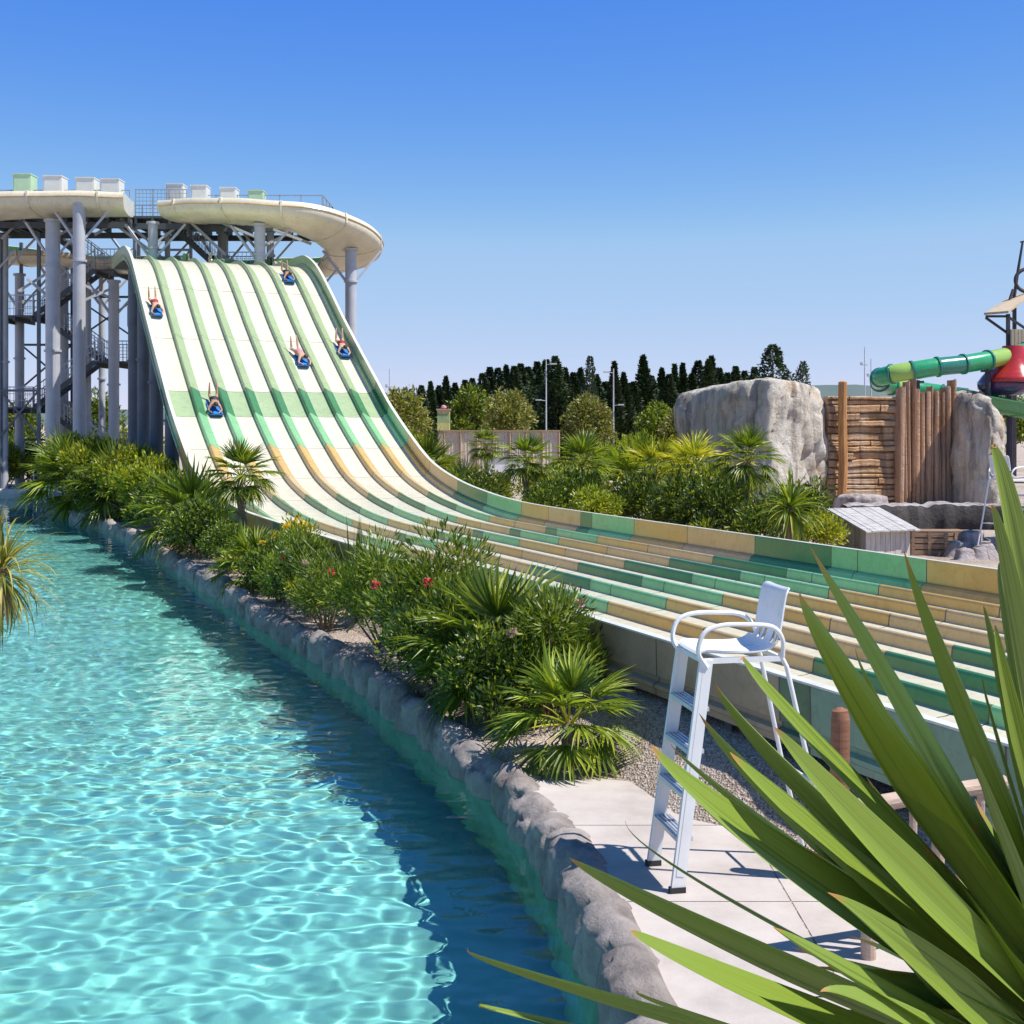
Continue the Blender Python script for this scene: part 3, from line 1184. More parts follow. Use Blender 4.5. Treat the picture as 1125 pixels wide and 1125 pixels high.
def make_tree(name, label, h, w, n, leaf, r, Lf=.14, cat='tree', trunk_h=.35, leaf2=None):
    root = thing(name, label, cat)
    st = MB()
    base = V((0, 0, h * trunk_h))
    st.tube([(0, 0, 0), (.03, 0, h * trunk_h * .5), base], [h * .03, h * .024, h * .02], 8)
    tips = []
    for i in range(13):
        a = i * 2.39996 + r.uniform(-.3, .3)
        q = math.sqrt((i + .5) / 13)
        e = V((math.cos(a) * w * .36 * q, math.sin(a) * w * .36 * q, h * (.86 - .4 * q * q + r.uniform(-.07, .07))))
        st.tube([base * .9, base.lerp(e, .5) + V((e.x * .15, e.y * .15, 0)), e], [h * .014, h * .009, h * .004], 5, cap=False)
        tips.append((e, r.uniform(.7, 1.2)))
    st.build('trunk', M_BARK, root)
    mb = MB()
    for i in range(n):
        e, k = tips[r.randrange(13)]
        v = rv(r)
        p = e + v * (w * .23 * k) * r.random() ** .4
        d = (v + rv(r) * .8 + V((0, 0, .2))).normalized()
        sd = d.cross(rv(r))
        if sd.length > .1:
            mb.leaf(p, d, sd.normalized(), Lf * r.uniform(.7, 1.4), Lf * .22, 0 if leaf2 is None or r.random() < .7 else 1)
    mb.build('crown', [leaf, leaf2 or leaf], root)
    return root


def gnd(u, Y):
    return (u - 562.5) / F * Y

CA = {}
G_BANK, G_GARD, G_ROW = 'plants on the bank between the pool and the slide', 'plants of the palm garden behind the slide', 'dark conifers of the tree row'


def P_low():
    return make_fan_palm('fan_palm', '', .45, .8, 26, rnd, petiole=.55, nb=18, lo=-.45, dead=3)


def P_trunk():
    return make_fan_palm('fan_palm', '', 2.35, .75, 30, rnd, petiole=.5, nb=18, lo=-.75, dead=5, lean=.12)


def P_yel():
    return make_fan_palm('fan_palm', '', 1.6, .85, 24, rnd, leaf=L_PALMY, petiole=.6, nb=16, lo=-.5, dead=2)


def P_dense():
    return make_fan_palm('fan_palm', '', 1.7, .8, 40, rnd, petiole=.5, nb=15, lo=-1.0, dead=4, tr=.13)


def P_mid():
    return make_shrub('leafy_shrub', '', 2.6, 2.5, 4200, .19, .085, L_MID, rnd, L_YEL, 14)


def P_dark():
    return make_shrub('dark_shrub', '', 2.2, 1.7, 3600, .14, .06, L_DARK, rnd, L_MID, 12)


def P_yels():
    return make_shrub('yellow_green_shrub', '', 1.8, 1.6, 2600, .15, .06, L_YEL, rnd, L_MID, 10)


def P_ole():
    return make_shrub('oleander', '', 1.9, 1.75, 5200, .15, .028, L_OLE, rnd, L_MID, 15, M_PETAL_R, 5, narrow=.45)


def P_ole2():
    return make_shrub('oleander', '', 1.5, 1.5, 3600, .15, .028, L_OLE, rnd, L_MID, 11, M_PETAL_P, 4, narrow=.45)


def P_fyel():
    return make_shrub('flowering_shrub', '', 1.1, 1.35, 1200, .11, .04, L_MID, rnd, L_YEL, 9, M_PETAL_Y, 30)


def P_small():
    return make_shrub('small_plant', '', .9, .7, 900, .11, .04, L_MID, rnd, L_YEL, 7)


def P_flax():
    return make_sword('flax', '', 0, 46, 1.75, .075, L_FLAX, rnd, 1.5, .85, .35, dry=3, k=4)


def P_drac():
    return make_sword('dracaena', '', 1.45, 130, 1.05, .07, L_PALM, rnd, 1.5, -1.0, .9, dry=16, k=4, tr=.1)


MK = {'low': P_low, 'trunk': P_trunk, 'yel': P_yel, 'dense': P_dense, 'mid': P_mid, 'dark': P_dark, 'yels': P_yels, 'ole': P_ole, 'ole2': P_ole2, 'fyel': P_fyel, 'small': P_small, 'flax': P_flax, 'drac': P_drac}
# kind, u (or None: on the bank at an offset from the pool edge), distance, scale, label
BANK = [
    ('mid', .55, 57.0, 1.0, 'big yellow-green shrub at the far end of the bank where the pool bends'),
    ('mid', .5, 53.6, 1.12, 'second big leafy shrub from the far pool bend, spilling over the rock edge'),
    ('low', .2, 51.5, 2.0, 'fan palm with upright fronds rising out of the far leafy shrubs before the columns'),
    ('mid', .5, 50.0, 1.1, 'leafy shrub under the blue tower columns, third from the far pool bend'),
    ('dark', .1, 48.4, 1.15, 'dark shrub hanging over the rock edge below the far leafy shrubs'),
    ('low', .6, 46.5, 1.75, 'fan palm among the leafy shrubs right beside the foot of the slide columns'),
    ('mid', .55, 45.6, 1.0, 'leafy shrub just left of the steep foot of the slide'),
    ('mid', .45, 42.2, .9, 'leafy shrub in front of the lower left edge of the steep slide'),
    ('dark', .2, 39.3, 1.0, 'dark shrub on the bank left of the trunked palm, farther one'),
    ('ole', .5, 37.2, .95, 'oleander with a few red blooms behind the low palm on the bank'),
    ('low', .25, 34.3, 1.45, 'low fan palm leaning over dark shrubs left of the trunked palm'),
    ('dark', .15, 32.6, .85, 'dark shrub at the foot of the trunked palm on the bank'),
    ('trunk', .75, 30.6, .87, 'fan palm with a bare brown trunk standing on the bank before the slide'),
    ('small', .35, 28.6, 1.0, 'small grey-green plant on bare soil right of the trunked palm'),
    ('fyel', .95, 26.8, 1.05, 'bright yellow flowering shrub against the near wall of the slide'),
    ('dark', .2, 25.6, .62, 'low dark shrub beside the rock edge below the yellow flowers'),
    ('small', .1, 24.4, .9, 'small green plant on the rock edge left of the flax'),
    ('dark', .35, 23.3, .68, 'dark shrub directly left of the pale flax blades'),
    ('dark', .2, 29.6, .62, 'low dark shrub between the trunked palm and the grey-green plant'),
    ('ole', .5, 24.4, .78, 'oleander between the yellow flowers and the flax, against the slide wall'),
    ('low', .15, 26.8, .8, 'low fan palm on the rock edge in front of the yellow flowering shrub'),
    ('yels', .1, 22.4, .5, 'small yellow-green shrub on the rock edge just left of the flax'),
    ('flax', .75, 21.7, 1.0, 'flax with stiff upright pale green and yellow blades'),
    ('ole2', .0, 21.2, .8, 'bushy oleander with faded pink blooms under the flax'),
    ('ole', .3, 19.2, .92, 'oleander with scattered red flowers left of the tallest oleander'),
    ('ole', .45, 17.6, 1.05, 'tallest oleander with red flowers in the middle of the bank'),
    ('dark', .15, 16.4, .72, 'dark dense shrub low on the bank between oleander and fan palm'),
    ('low', .55, 15.4, 1.05, 'fan palm with bright yellow-green fan leaves beside the red oleander'),
    ('ole2', .75, 14.5, .92, 'oleander with faded pink flower heads and a branch leaning toward the slide wall'),
    ('dark', .15, 14.4, .62, 'dark shrub on the rock edge below the bright fan palm'),
    ('ole2', .1, 15.6, .7, 'small oleander tucked at the rock edge under the tallest oleander'),
    ('low', .36, 12.95, .68, 'low fan palm at the gravel end of the bank nearest to the high chair'),
]
for i, (k, off, Y, sc_, lab) in enumerate(BANK):
    X = xr(Y) + .7 + off
    first_or_dup(CA, k, MK[k], (X, Y, .04 + .14 * min(1, off)), i * 1.7 + .4, sc_, lab, G_BANK)
GARDEN = [
    ('trunk', 577, 42.0, .95, 'fan palm with a brown trunk standing against the pale fence, nearest the slide wall'),
    ('trunk', 535, 66.0, .98, 'thin-trunked palm right in front of the pale fence'),
    ('low', 466, 60.0, 1.9, 'fan palm behind the curved foot of the far slide wall'),
    ('low', 505, 53.0, 1.25, 'green fan palm left of the trunked palm behind the slide curve'),
    ('mid', 484, 66.0, .75, 'leafy bush at the left end of the pale fence'),
    ('mid', 545, 50.0, .6, 'green bush under the fence left of the brown palm trunk'),
    ('dark', 525, 45.5, 1.0, 'dark bush close behind the green panel of the slide curve'),
    ('yels', 604, 47.5, 1.15, 'tall yellow-orange bush right of the brown palm trunk'),
    ('dense', 641, 45.0, 1.15, 'densest dark green palm with narrow drooping fronds in the garden middle'),
    ('dark', 600, 40.5, .95, 'dark bush at the wall right of the brown palm trunk'),
    ('low', 668, 52.0, 1.8, 'fan palm behind the densest palm, its fronds reaching right'),
    ('low', 695, 49.0, 1.85, 'broad fan palm below the second lamp post'),
    ('mid', 655, 38.0, .62, 'bright green small bush at the far slide wall, centre of the garden'),
    ('small', 683, 35.0, 1.1, 'small silver-green plant at the foot of the bright green bush'),
    ('dark', 635, 41.5, 1.1, 'dark bush under the densest palm'),
    ('dark', 700, 39.5, 1.1, 'dark bush behind the silver-green plant'),
    ('yel', 722, 45.0, 1.1, 'yellow-green fan palm left of the boulder, the left one of two'),
    ('yel', 762, 43.0, 1.15, 'yellowest fan palm close to the grey face of the boulder'),
    ('yels', 738, 38.5, .75, 'yellow-green bush at the wall below the yellow palms'),
    ('dark', 755, 37.0, 1.15, 'dark bush below the yellowest palm'),
    ('dark', 790, 35.5, 1.1, 'dark bush below the palm that stands before the boulder'),
    ('mid', 740, 51.0, 1.0, 'leafy bush behind the yellow fan palms left of the boulder'),
    ('mid', 790, 41.5, .85, 'leafy bush at the shaded foot of the boulder'),
    ('trunk', 818, 36.5, 1.02, 'fan palm with a fibrous trunk in front of the boulder'),
    ('dark', 843, 33.5, .95, 'dark bush between the fibrous palm trunk and the dracaena'),
    ('drac', 868, 31.0, 1.0, 'dracaena with long drooping blades in front of the boulder'),
    ('yels', 902, 32.6, .72, 'yellow-leaved bush between the dracaena and the wooden hut'),
    ('dark', 880, 36.0, 1.0, 'dark bush right behind the dracaena'),
    ('mid', 700, 60.0, 1.15, 'leafy bush far behind the broad fan palm'),
    ('mid', 630, 62.0, .8, 'leafy bush at the right end of the pale fence'),
    ('mid', 450, 74.0, 1.2, 'leafy bush hidden low behind the upper slide curve'),
    ('small', 765, 33.0, 1.2, 'small light plant at the far slide wall below the dark bushes'),
]
for i, (k, u, Y, sc_, lab) in enumerate(GARDEN):
    first_or_dup(CA, k, MK[k], (gnd(u, Y), Y, 0), i * 2.1 + .9, sc_, lab, G_GARD)
for i, (k, u, Y, sc_, lab) in enumerate([
    ('mid', 4, 67.5, .95, 'yellow-green bush on the far pool kerb at the left edge of the picture'),
    ('dark', 30, 70, 1.35, 'dark bush behind the far pool kerb between two left columns'),
    ('dark', 58, 71.5, 1.4, 'dark bush in the shade behind the thickest column'),
    ('dark', 84, 71.5, 1.5, 'dark bush in the shade right of the thickest column'),
    ('dark', 125, 75.0, 1.5, 'dark bush in the shade behind the slide columns'),
    ('mid', 150, 80.0, 1.3, 'leafy bush seen dimly between the slide columns'),
    ('dark', 8, 78.0, 1.6, 'dark bush at the back of the shaded corner beyond the kerb')]):
    first_or_dup(CA, k, MK[k], (gnd(u, Y), Y, 0), i * 1.3, sc_, lab, 'bushes under the tower')

# broadleaf trees in the middle distance
def T_olive():
    return make_tree('olive_tree', '', 5.6, 4.0, 4200, L_OLIVE, rnd, .30, leaf2=L_MID)


def T_green():
    return make_tree('broadleaf_tree', '', 6.0, 4.2, 4200, L_MID, rnd, .32, leaf2=L_DARK)


TREES = [
    ('olive', 560, 96, 1.06, 'sunlit yellowish olive tree rising behind the pale fence'),
    ('olive', 646, 92, .98, 'rounded olive tree right of the first lamp post'),
    ('olive', 440, 84, 1.02, 'olive tree partly hidden behind the upper slide wall'),
    ('green', 515, 102, 1.05, 'green tree behind the striped chimney box'),
    ('green', 722, 88, .80, 'small green tree left of the boulder and before the dark conifers'),
    ('olive', 747, 86, .80, 'small olive tree touching the left edge of the boulder'),
    ('green', 22, 100, .85, 'green tree seen low between the two leftmost columns'),
    ('olive', 75, 112, .95, 'sunlit tree seen between the two thick columns'),
    ('green', 107, 92, .95, 'tree seen through the stairs right of the thick columns'),
    ('green', 1112, 96, .95, 'dark green tree under the green tube slide at the right edge'),
    ('green', 1090, 88, .7, 'small tree right of the boulder under the green trough'),
    ('green', -20, 104, 1.0, 'green tree at the left picture edge behind the tower'),
]
TM = {'olive': T_olive, 'green': T_green}
for i, (k, u, Y, sc_, lab) in enumerate(TREES):
    first_or_dup(CA, 't' + k, TM[k], (gnd(u, Y), Y, 0), i * 1.9, sc_, lab, 'trees behind the garden')

# conifer row closing the view
CON = [
    lambda: make_conifer('cypress', '', 9, 2.7, 5200, L_CON, rnd, .95),
    lambda: make_conifer('cypress', '', 9, 4.0, 6000, L_CON, rnd, 1.0, tiers=13),
    lambda: make_conifer('cypress', '', 9, 3.4, 5600, L_CON, rnd, .85, tiers=21),
    lambda: make_conifer('cypress', '', 9, 1.8, 3800, L_CON, rnd, .95)]
OUT = [(452, 428, 1), (463, 424, 2), (473, 420, 0), (482, 424, 1), (490, 414, 0), (500, 421, 1), (511, 418, 2), (519, 416, 1), (530, 411, 2), (538, 404, 1), (547, 405, 2), (556, 402, 0), (565, 403, 2), (572, 400, 1),
       (580, 404, 2), (590, 398, 1), (600, 396, 2), (610, 392, 1), (621, 405, 0), (630, 410, 2), (638, 405, 0), (655, 412, 2), (664, 420, 1), (675, 398, 3), (685, 410, 0), (696, 420, 2), (707, 391, 0), (716, 414, 2), (727, 405, 0),
       (735, 412, 2), (741, 401, 3), (750, 400, 3), (760, 411, 2), (767, 397, 2), (778, 396, 0), (782, 392, 3), (790, 405, 2), (799, 410, 1), (808, 403, 1), (818, 408, 1), (829, 404, 1)]
lab = 'dark green conifer in the dense row closing the view behind the garden'
for i, (u, v, k) in enumerate(OUT):
    Y = 128 + (i * 37 % 17)
    h = CAMZ - (v - VH) / F * Y
    first_or_dup(CA, 'c%d' % k, CON[k], (gnd(u, Y), Y, 0), i * 1.1, (h / 9 * 1.35, h / 9 * 1.35, h / 9), lab, G_ROW)
for i in range(62):                                        # second rank behind
    u = 425 + i * 7.1 + rnd.uniform(-2, 2)
    Y = 146 + rnd.uniform(0, 14)
    h = CAMZ - (interp([(425, 440), (480, 430), (560, 412), (700, 420), (860, 412)], u) + rnd.uniform(-3, 8) - VH) / F * Y
    dup(CA['c%d' % (i * 7 % 3)], (gnd(u, Y), Y, 0), i * 2.3, (h / 9 * 1.9, h / 9 * 1.9, h / 9), lab, G_ROW)
for i in range(44):                                        # lower, broader ones filling the row
    u = 452 + i * 8.9 + rnd.uniform(-3, 3)
    Y = 134 + rnd.uniform(0, 8)
    k = rnd.uniform(.52, .72)
    dup(CA['c%d' % (1 + i % 2)], (gnd(u, Y), Y, 0), i * 1.7, (k * 1.75, k * 1.75, k), lab, G_ROW)
o = make_conifer('cedar', 'broad dark cedar towering behind the boulder, taller than the conifers beside it', 11, 7.0, 6500, L_CON, rnd, .62, tiers=9)
o.location = (gnd(849, 122), 122, 0)
o = make_conifer('poplar', 'slim light green poplar right of the cedar behind the boulder', 9.2, 2.6, 2600, L_CON2, rnd, .5)
o.location = (gnd(882, 118), 118, 0)
o = make_conifer('poplar', 'slim light green poplar standing out in the middle of the dark conifer row', 10.0, 2.0, 2400, L_CON2, rnd, .45)
o.location = (gnd(648, 125), 125, 0)

# ------------------------------------------------------------------ lifeguard high chairs
M_WHITE = mat('white_paint', (.78, .78, .77), .35, var=.05, scale=4)
M_PLAST = mat('white_plastic', (.80, .81, .83), .3, var=.04, scale=3)
M_ALU = mat('aluminium', (.62, .63, .65), .35, metal=.5, var=.08, scale=5)
M_RUB = mat('rubber_foot', (.03, .03, .03), .8)


def make_chair():
    root = thing('lifeguard_chair', '', 'high chair')
    for y in (-1, 1):
        mb = MB()
        mb.bar((-.60, y * .295, 0.03), (-.37, y * .27, 1.70), .035, .10, up=(1, 0, 0))
        mb.bar((-.585, y * .295, .12), (-.365, y * .27, 1.66), .04, .06, up=(1, 0, 0))
        o = mb.build('ladder_rail', M_WHITE, root)
        mb = MB()
        mb.box((-.602, y * .295, .02), (.12, .05, .04))
        mb.build('foot', M_RUB, o)
        mb = MB()
        mb.tube([(.22, y * .25, 1.72), (.27, y * .26, 1.62), (.45, y * .285, .82), (.66, y * .31, 0.02)], [.018] * 4, 10)
        o = mb.build('rear_leg', M_WHITE, root)
        mb = MB()
        mb.cyl((.66, y * .31, 0), (.655, y * .31, .07), .026, n=10)
        mb.build('foot', M_RUB, o)
        mb = MB()
        P = spline([(-.37, y * .285, 1.64), (-.44, y * .30, 1.76), (-.40, y * .31, 1.90), (-.27, y * .31, 1.955), (-.05, y * .31, 1.955), (.14, y * .30, 1.93), (.23, y * .275, 1.83), (.24, y * .255, 1.70)], 5)
        mb.tube(P, [.018] * len(P), 8)
        mb.build('armrest', M_WHITE, root)
    for k, z in enumerate((.38, .70, 1.02, 1.33)):
        t = z / 1.7
        x = lerp(-.60, -.37, t)
        w_ = lerp(.57, .53, t)
        mb = MB()
        mb.box((x + .01, 0, z), (.13, w_, .03))
        for q in (-.045, -.015, .015, .045):
            mb.box((x + .01 + q, 0, z + .019), (.012, w_ - .02, .008))
        mb.build('step', M_ALU, root)
    mb = MB()
    mb.tube([(.47, -.286, .75), (.47, .286, .75)], [.014] * 2, 8)
    mb.build('stretcher', M_WHITE, root)
    mb = MB()
    for y in (-.25, .25):
        mb.bar((-.40, y, 1.685), (.25, y, 1.685), .03, .04)
    for x in (-.38, .23):
        mb.bar((x, -.26, 1.684), (x, .26, 1.684), .03, .036)
    mb.build('seat_frame', M_WHITE, root)
    # moulded shell: seat flowing up into the back, with slots at the bend
    def shell(i0, i1, gaps=False):
        prof = spline([(-.40, 0, 1.715), (-.36, 0, 1.735), (-.2, 0, 1.722), (.0, 0, 1.715), (.14, 0, 1.735), (.215, 0, 1.80), (.25, 0, 1.90), (.275, 0, 2.05), (.30, 0, 2.17), (.33, 0, 2.20)], 4)
        mb = MB()
        rows, rows2 = [], []
        n = len(prof)
        for i in range(i0, i1):
            p = prof[i]
            t = i / (n - 1)
            hw = interp([(0, .22), (.1, .27), (.5, .27), (.62, .25), (.9, .24), (.97, .21), (1, .17)], t)
            a, b = prof[max(0, i - 1)], prof[min(n - 1, i + 1)]
            d = (b - a).normalized()
            nn = V((-d.z, 0, d.x))
            r1 = []
            for j in range(13):
                y = lerp(-hw, hw, j / 12)
                r1.append(p + V((0, y, 0)) + nn * (.10 * (abs(y) / .27) ** 3 * .35))
            rows.append(r1)
            rows2.append([q - nn * .012 for q in r1])
        if gaps:
            for j in range(12):
                if j % 2 == 0 or j in (5,):
                    mb.grid([r_[j:j + 2] for r_ in rows])
                    mb.grid([r_[j:j + 2] for r_ in rows2])
        else:
            mb.grid(rows)
            mb.grid(rows2)
            mb.grid([[a[0] for a in rows], [a[0] for a in rows2]])
            mb.grid([[a[-1] for a in rows], [a[-1] for a in rows2]])
            mb.grid([rows[0], rows2[0]])
            mb.grid([rows[-1], rows2[-1]])
        return mb
    n = 37
    shell(0, 20).build('seat', M_PLAST, root, smooth=True)
    shell(19, 24, True).build('back_slots', M_PLAST, root, smooth=True)
    shell(23, n).build('backrest', M_PLAST, root, smooth=True)
    return root


ch = make_chair()
ch.location = (1.75, 9.78, .006)
ch.rotation_euler = (0, 0, R(11))
ch['label'] = 'white lifeguard high chair with ladder steps on the concrete patio by the pool'
ch['group'] = 'lifeguard high chairs'
dup(ch, (gnd(1106, 33), 33, 0), R(215), 1.2, 'distant white lifeguard chair turned away, standing behind the far slide wall', 'lifeguard high chairs')

# ------------------------------------------------------------------ wooden railing and post by the patio
def wood(name, c, var=.35, rough=.75, stretch=(1, 1, 8), scale=6):
    return mat(name, c, rough, var=var, scale=scale, stretch=stretch, bmp=.4, bscale=14)


M_WOODP = wood('pale_round_wood', (.48, .35, .27), .25)
M_WOODB = wood('brown_wood', (.26, .115, .06), .3)
rl = thing('wooden_railing', 'pale round-pole wooden railing between the patio and the slide, half hidden by sword leaves', 'railing', (2.9, 8.35, 0))
A_, B_ = V((2.28, 8.22, .98)), V((3.30, 8.58, 1.03))
mb = MB()
mb.tube([A_ - V((.1, .03, 0)), A_.lerp(B_, .5) + V((0, 0, .012)), B_ + V((.02, .01, 0))], [.055, .052, .055], 12)
mb.build('top_rail', M_WOODP, rl)
mb = MB()
mb.tube([A_ - V((0, 0, .62)), B_ - V((0, 0, .62))], [.035, .035], 10)
mb.build('lower_rail', M_WOODP, rl)
for t, r_ in ((.02, .05), (.52, .045), (.98, .05)):
    p = A_.lerp(B_, t)
    mb = MB()
    mb.cyl((p.x, p.y, 0), (p.x, p.y, p.z - .03), r_, r_ * .92, 12)
    mb.build('post', M_WOODP, rl)
for t in (.18, .34, .68, .84):
    p = A_.lerp(B_, t)
    mb = MB()
    mb.cyl((p.x, p.y, p.z - .62), (p.x, p.y, p.z - .03), .026, n=9)
    mb.build('baluster', M_WOODP, rl)
o = MB()
o.tube([(2.47, 9.62, 0), (2.475, 9.62, .9), (2.48, 9.62, 1.22), (2.475, 9.62, 1.29), (2.47, 9.62, 1.31)], [.075, .072, .07, .058, .02], 24)
tag(o.build('wooden_post', M_WOODB, org=(2.47, 9.62, 0)), 'short reddish brown wooden post with a worn top before the near slide wall', 'post')

# ------------------------------------------------------------------ hills, fence, lamp posts, chimney box
M_HILL = mat('far_hill', (.10, .14, .13), 1, var=.15, scale=.002)
mb = MB()
rows = []
for i in range(161):
    a = lerp(-.62, .62, i / 160)
    Y = 7000
    x = math.tan(a) * Y
    u = 562.5 + F * x / Y
    hgt = interp([(-400, 60), (300, 95), (560, 110), (760, 150), (850, 190), (905, 222), (935, 228), (975, 205), (1040, 170), (1125, 150), (1500, 90)], u) + 14 * noise.noise(V((u * .02, 0, 0))) + 6 * noise.noise(V((u * .07, 4, 0)))
    rows.append([(x * .9, Y * .9, -2), (x * .95, Y * .95, hgt * .45), (x, Y, hgt), (x * 1.1, Y * 1.1, -2)])
mb.grid(rows)
tag(mb.build('hills', M_HILL, smooth=True), kind='structure')

M_FENCE = wood('grey_pale_fence_wood', (.66, .56, .46), .2, .85, (1, 1, .6), 3)
M_FENCEF = wood('fence_frame', (.40, .29, .17), .25)
fr = thing('palisade_fence', 'long pale reed fence with thin posts and a cap rail behind the palm garden', 'fence', (gnd(550, 85), 85, 0))
x0, x1 = gnd(488, 85), gnd(614, 85)
mb = MB()
rows = []
for i in range(180):
    x = lerp(x0, x1, i / 179)
    q = .02 * math.sin(i * 2.3) + .015 * math.sin(i * 5.1)
    rows.append([(x, 85 + q, 0), (x, 85 + q, 2.93)])
mb.grid(rows)
mb.grid([[(x0, 85.1, 0), (x0, 85.1, 2.93)], [(x1, 85.1, 0), (x1, 85.1, 2.93)]])
mb.build('reed_panel', M_FENCE, fr)
for i in range(8):
    x = lerp(x0, x1, i / 7)
    mb = MB()
    mb.cyl((x, 84.93, 0), (x, 84.93, 3.02), .07, n=8)
    mb.build('post', M_FENCEF, fr)
mb = MB()
mb.bar((x0 - .1, 84.97, 3.0), (x1 + .1, 84.97, 3.0), .22, .10)
mb.build('cap_rail', M_FENCEF, fr)
hb = thing('boundary_wall', 'low white rendered wall glimpsed under the pale fence behind the trunked palm', 'wall', (gnd(555, 83), 83, 0))
mb = MB()
mb.box((gnd(556, 83), 83, .62), (3.0, .25, 1.24))
mb.build('wall', M_WHITE, hb)
mb = MB()
mb.box((gnd(556, 83), 83, 1.29), (3.1, .4, .08))
mb.build('coping', M_STEELD, hb)

ck = thing('chimney_box', 'striped green and yellow box topped with a pink cap among the dark conifers', 'tower', (gnd(488, 90), 90, 0))
M_BG, M_BY, M_BP = mat('box_green', (.36, .45, .22), .6), mat('box_yellow', (.62, .56, .20), .6), mat('cap_pink', (.62, .30, .32), .6)
x = gnd(487.5, 90)
mb = MB()
mb.box((x, 90, 1.5), (.78, .78, 3.0))
mb.build('base', M_WOODP, ck)
for z, h, mm in ((3.28, .55, M_BY), (3.86, .6, M_BG), (4.3, .26, M_BY)):
    mb = MB()
    mb.box((x, 90, z), (.86, .86, h - .004))
    mb.build('band', mm, ck)
mb = MB()
mb.box((x, 90, 4.48), (1.0, 1.0, .1))
mb.tube([(x, 90, 4.53), (x, 90, 4.62), (x, 90, 4.74), (x, 90, 4.8)], [.12, .2, .17, .05], 10)
mb.build('cap', M_BP, ck)

M_LAMP = mat('lamp_post_grey', (.55, .56, .58), .5, var=.1)
M_GLASS = mat('lamp_glass', (.75, .78, .78), .2)


def lamp(u, Y, vt, lab, side=1, head=True):
    root = thing('lamp_post', lab, 'lamp post', (gnd(u, Y), Y, 0), 'lamp posts behind the garden')
    x, zt = gnd(u, Y), CAMZ - (vt - VH) / F * Y
    mb = MB()
    mb.cyl((x, Y, 0), (x, Y, zt), .08, .045, 10)
    mb.cyl((x, Y, 0), (x, Y, .5), .16, .14, 10)
    mb.build('pole', M_LAMP, root)
    if head:
        for z, sgn in ((zt - .35, side), (zt * .62, -side)):
            mb = MB()
            mb.bar((x, Y, z), (x + sgn * .55, Y - .1, z + .06), .05)
            mb.box((x + sgn * .62, Y - .1, z + .07), (.5, .26, .1))
            o = mb.build('lamp_arm', M_LAMP, root)
            mb = MB()
            mb.box((x + sgn * .62, Y - .1, z + .012), (.42, .2, .014))
            mb.build('lens', M_GLASS, o)
    else:
        mb = MB()
        mb.bar((x - .38, Y, zt - 1.7), (x + .3, Y, zt - 1.7), .1)
        mb.box((x - .3, Y, zt - 1.55), (.22, .2, .2))
        mb.build('cross_arm', M_LAMP, root)


lamp(600, 104, 396, 'grey lamp post rising from the right end of the pale fence')
lamp(674, 106, 405, 'grey lamp post between the olive tree and the pointed conifer', -1)
lamp(950, 120, 381, 'thin tall pole behind the plank wall, the taller of two', 1, False)
lamp(957, 124, 394, 'thin pole behind the plank wall, shorter and right beside the taller pole', 1, False)
lamp(428, 118, 405, 'thin mast beyond the upper slide wall against the sky', 1, False)

# ------------------------------------------------------------------ artificial boulders and plank wall
def rockmat(name, c1, c2, c3, c4):
    m, nt, N, L, bs = nodes(name)
    f1 = tex_noise(nt, .55, 9, .68, stretch=(1, 1, .45), dist=.8)
    f2 = tex_noise(nt, 3.5, 7, .75)
    f3 = tex_noise(nt, 1.1, 5, .6, stretch=(2.2, 2.2, .22))
    a = ramp(nt, f1, [(.30, c1), (.44, c2), (.56, c3), (.68, c4), (.80, c2)])
    b = ramp(nt, f3, [(.38, (.30, .26, .24)), (.47, (.75, .70, .66)), (.55, (1, 1, 1))])
    mx = N.new('ShaderNodeMixRGB')
    mx.blend_type = 'MULTIPLY'
    mx.inputs[0].default_value = .6
    L.new(a, mx.inputs[1])
    L.new(b, mx.inputs[2])
    L.new(mx.outputs[0], bs.inputs['Base Color'])
    bs.inputs['Roughness'].default_value = .9
    bump(nt, f2, 1.0, .2, bs)
    return m


M_BOULD = rockmat('boulder_paint', (.30, .255, .21), (.58, .52, .44), (.74, .69, .60), (.64, .46, .28))
M_DROCK = rockmat('dark_rock', (.03, .03, .03), (.06, .055, .055), (.09, .085, .08), (.14, .12, .11))  # dark stone, shade on the wall's near face put into the colour too
M_STONE = rockmat('pale_stones', (.34, .28, .27), (.50, .43, .42), (.60, .55, .53), (.48, .38, .32))


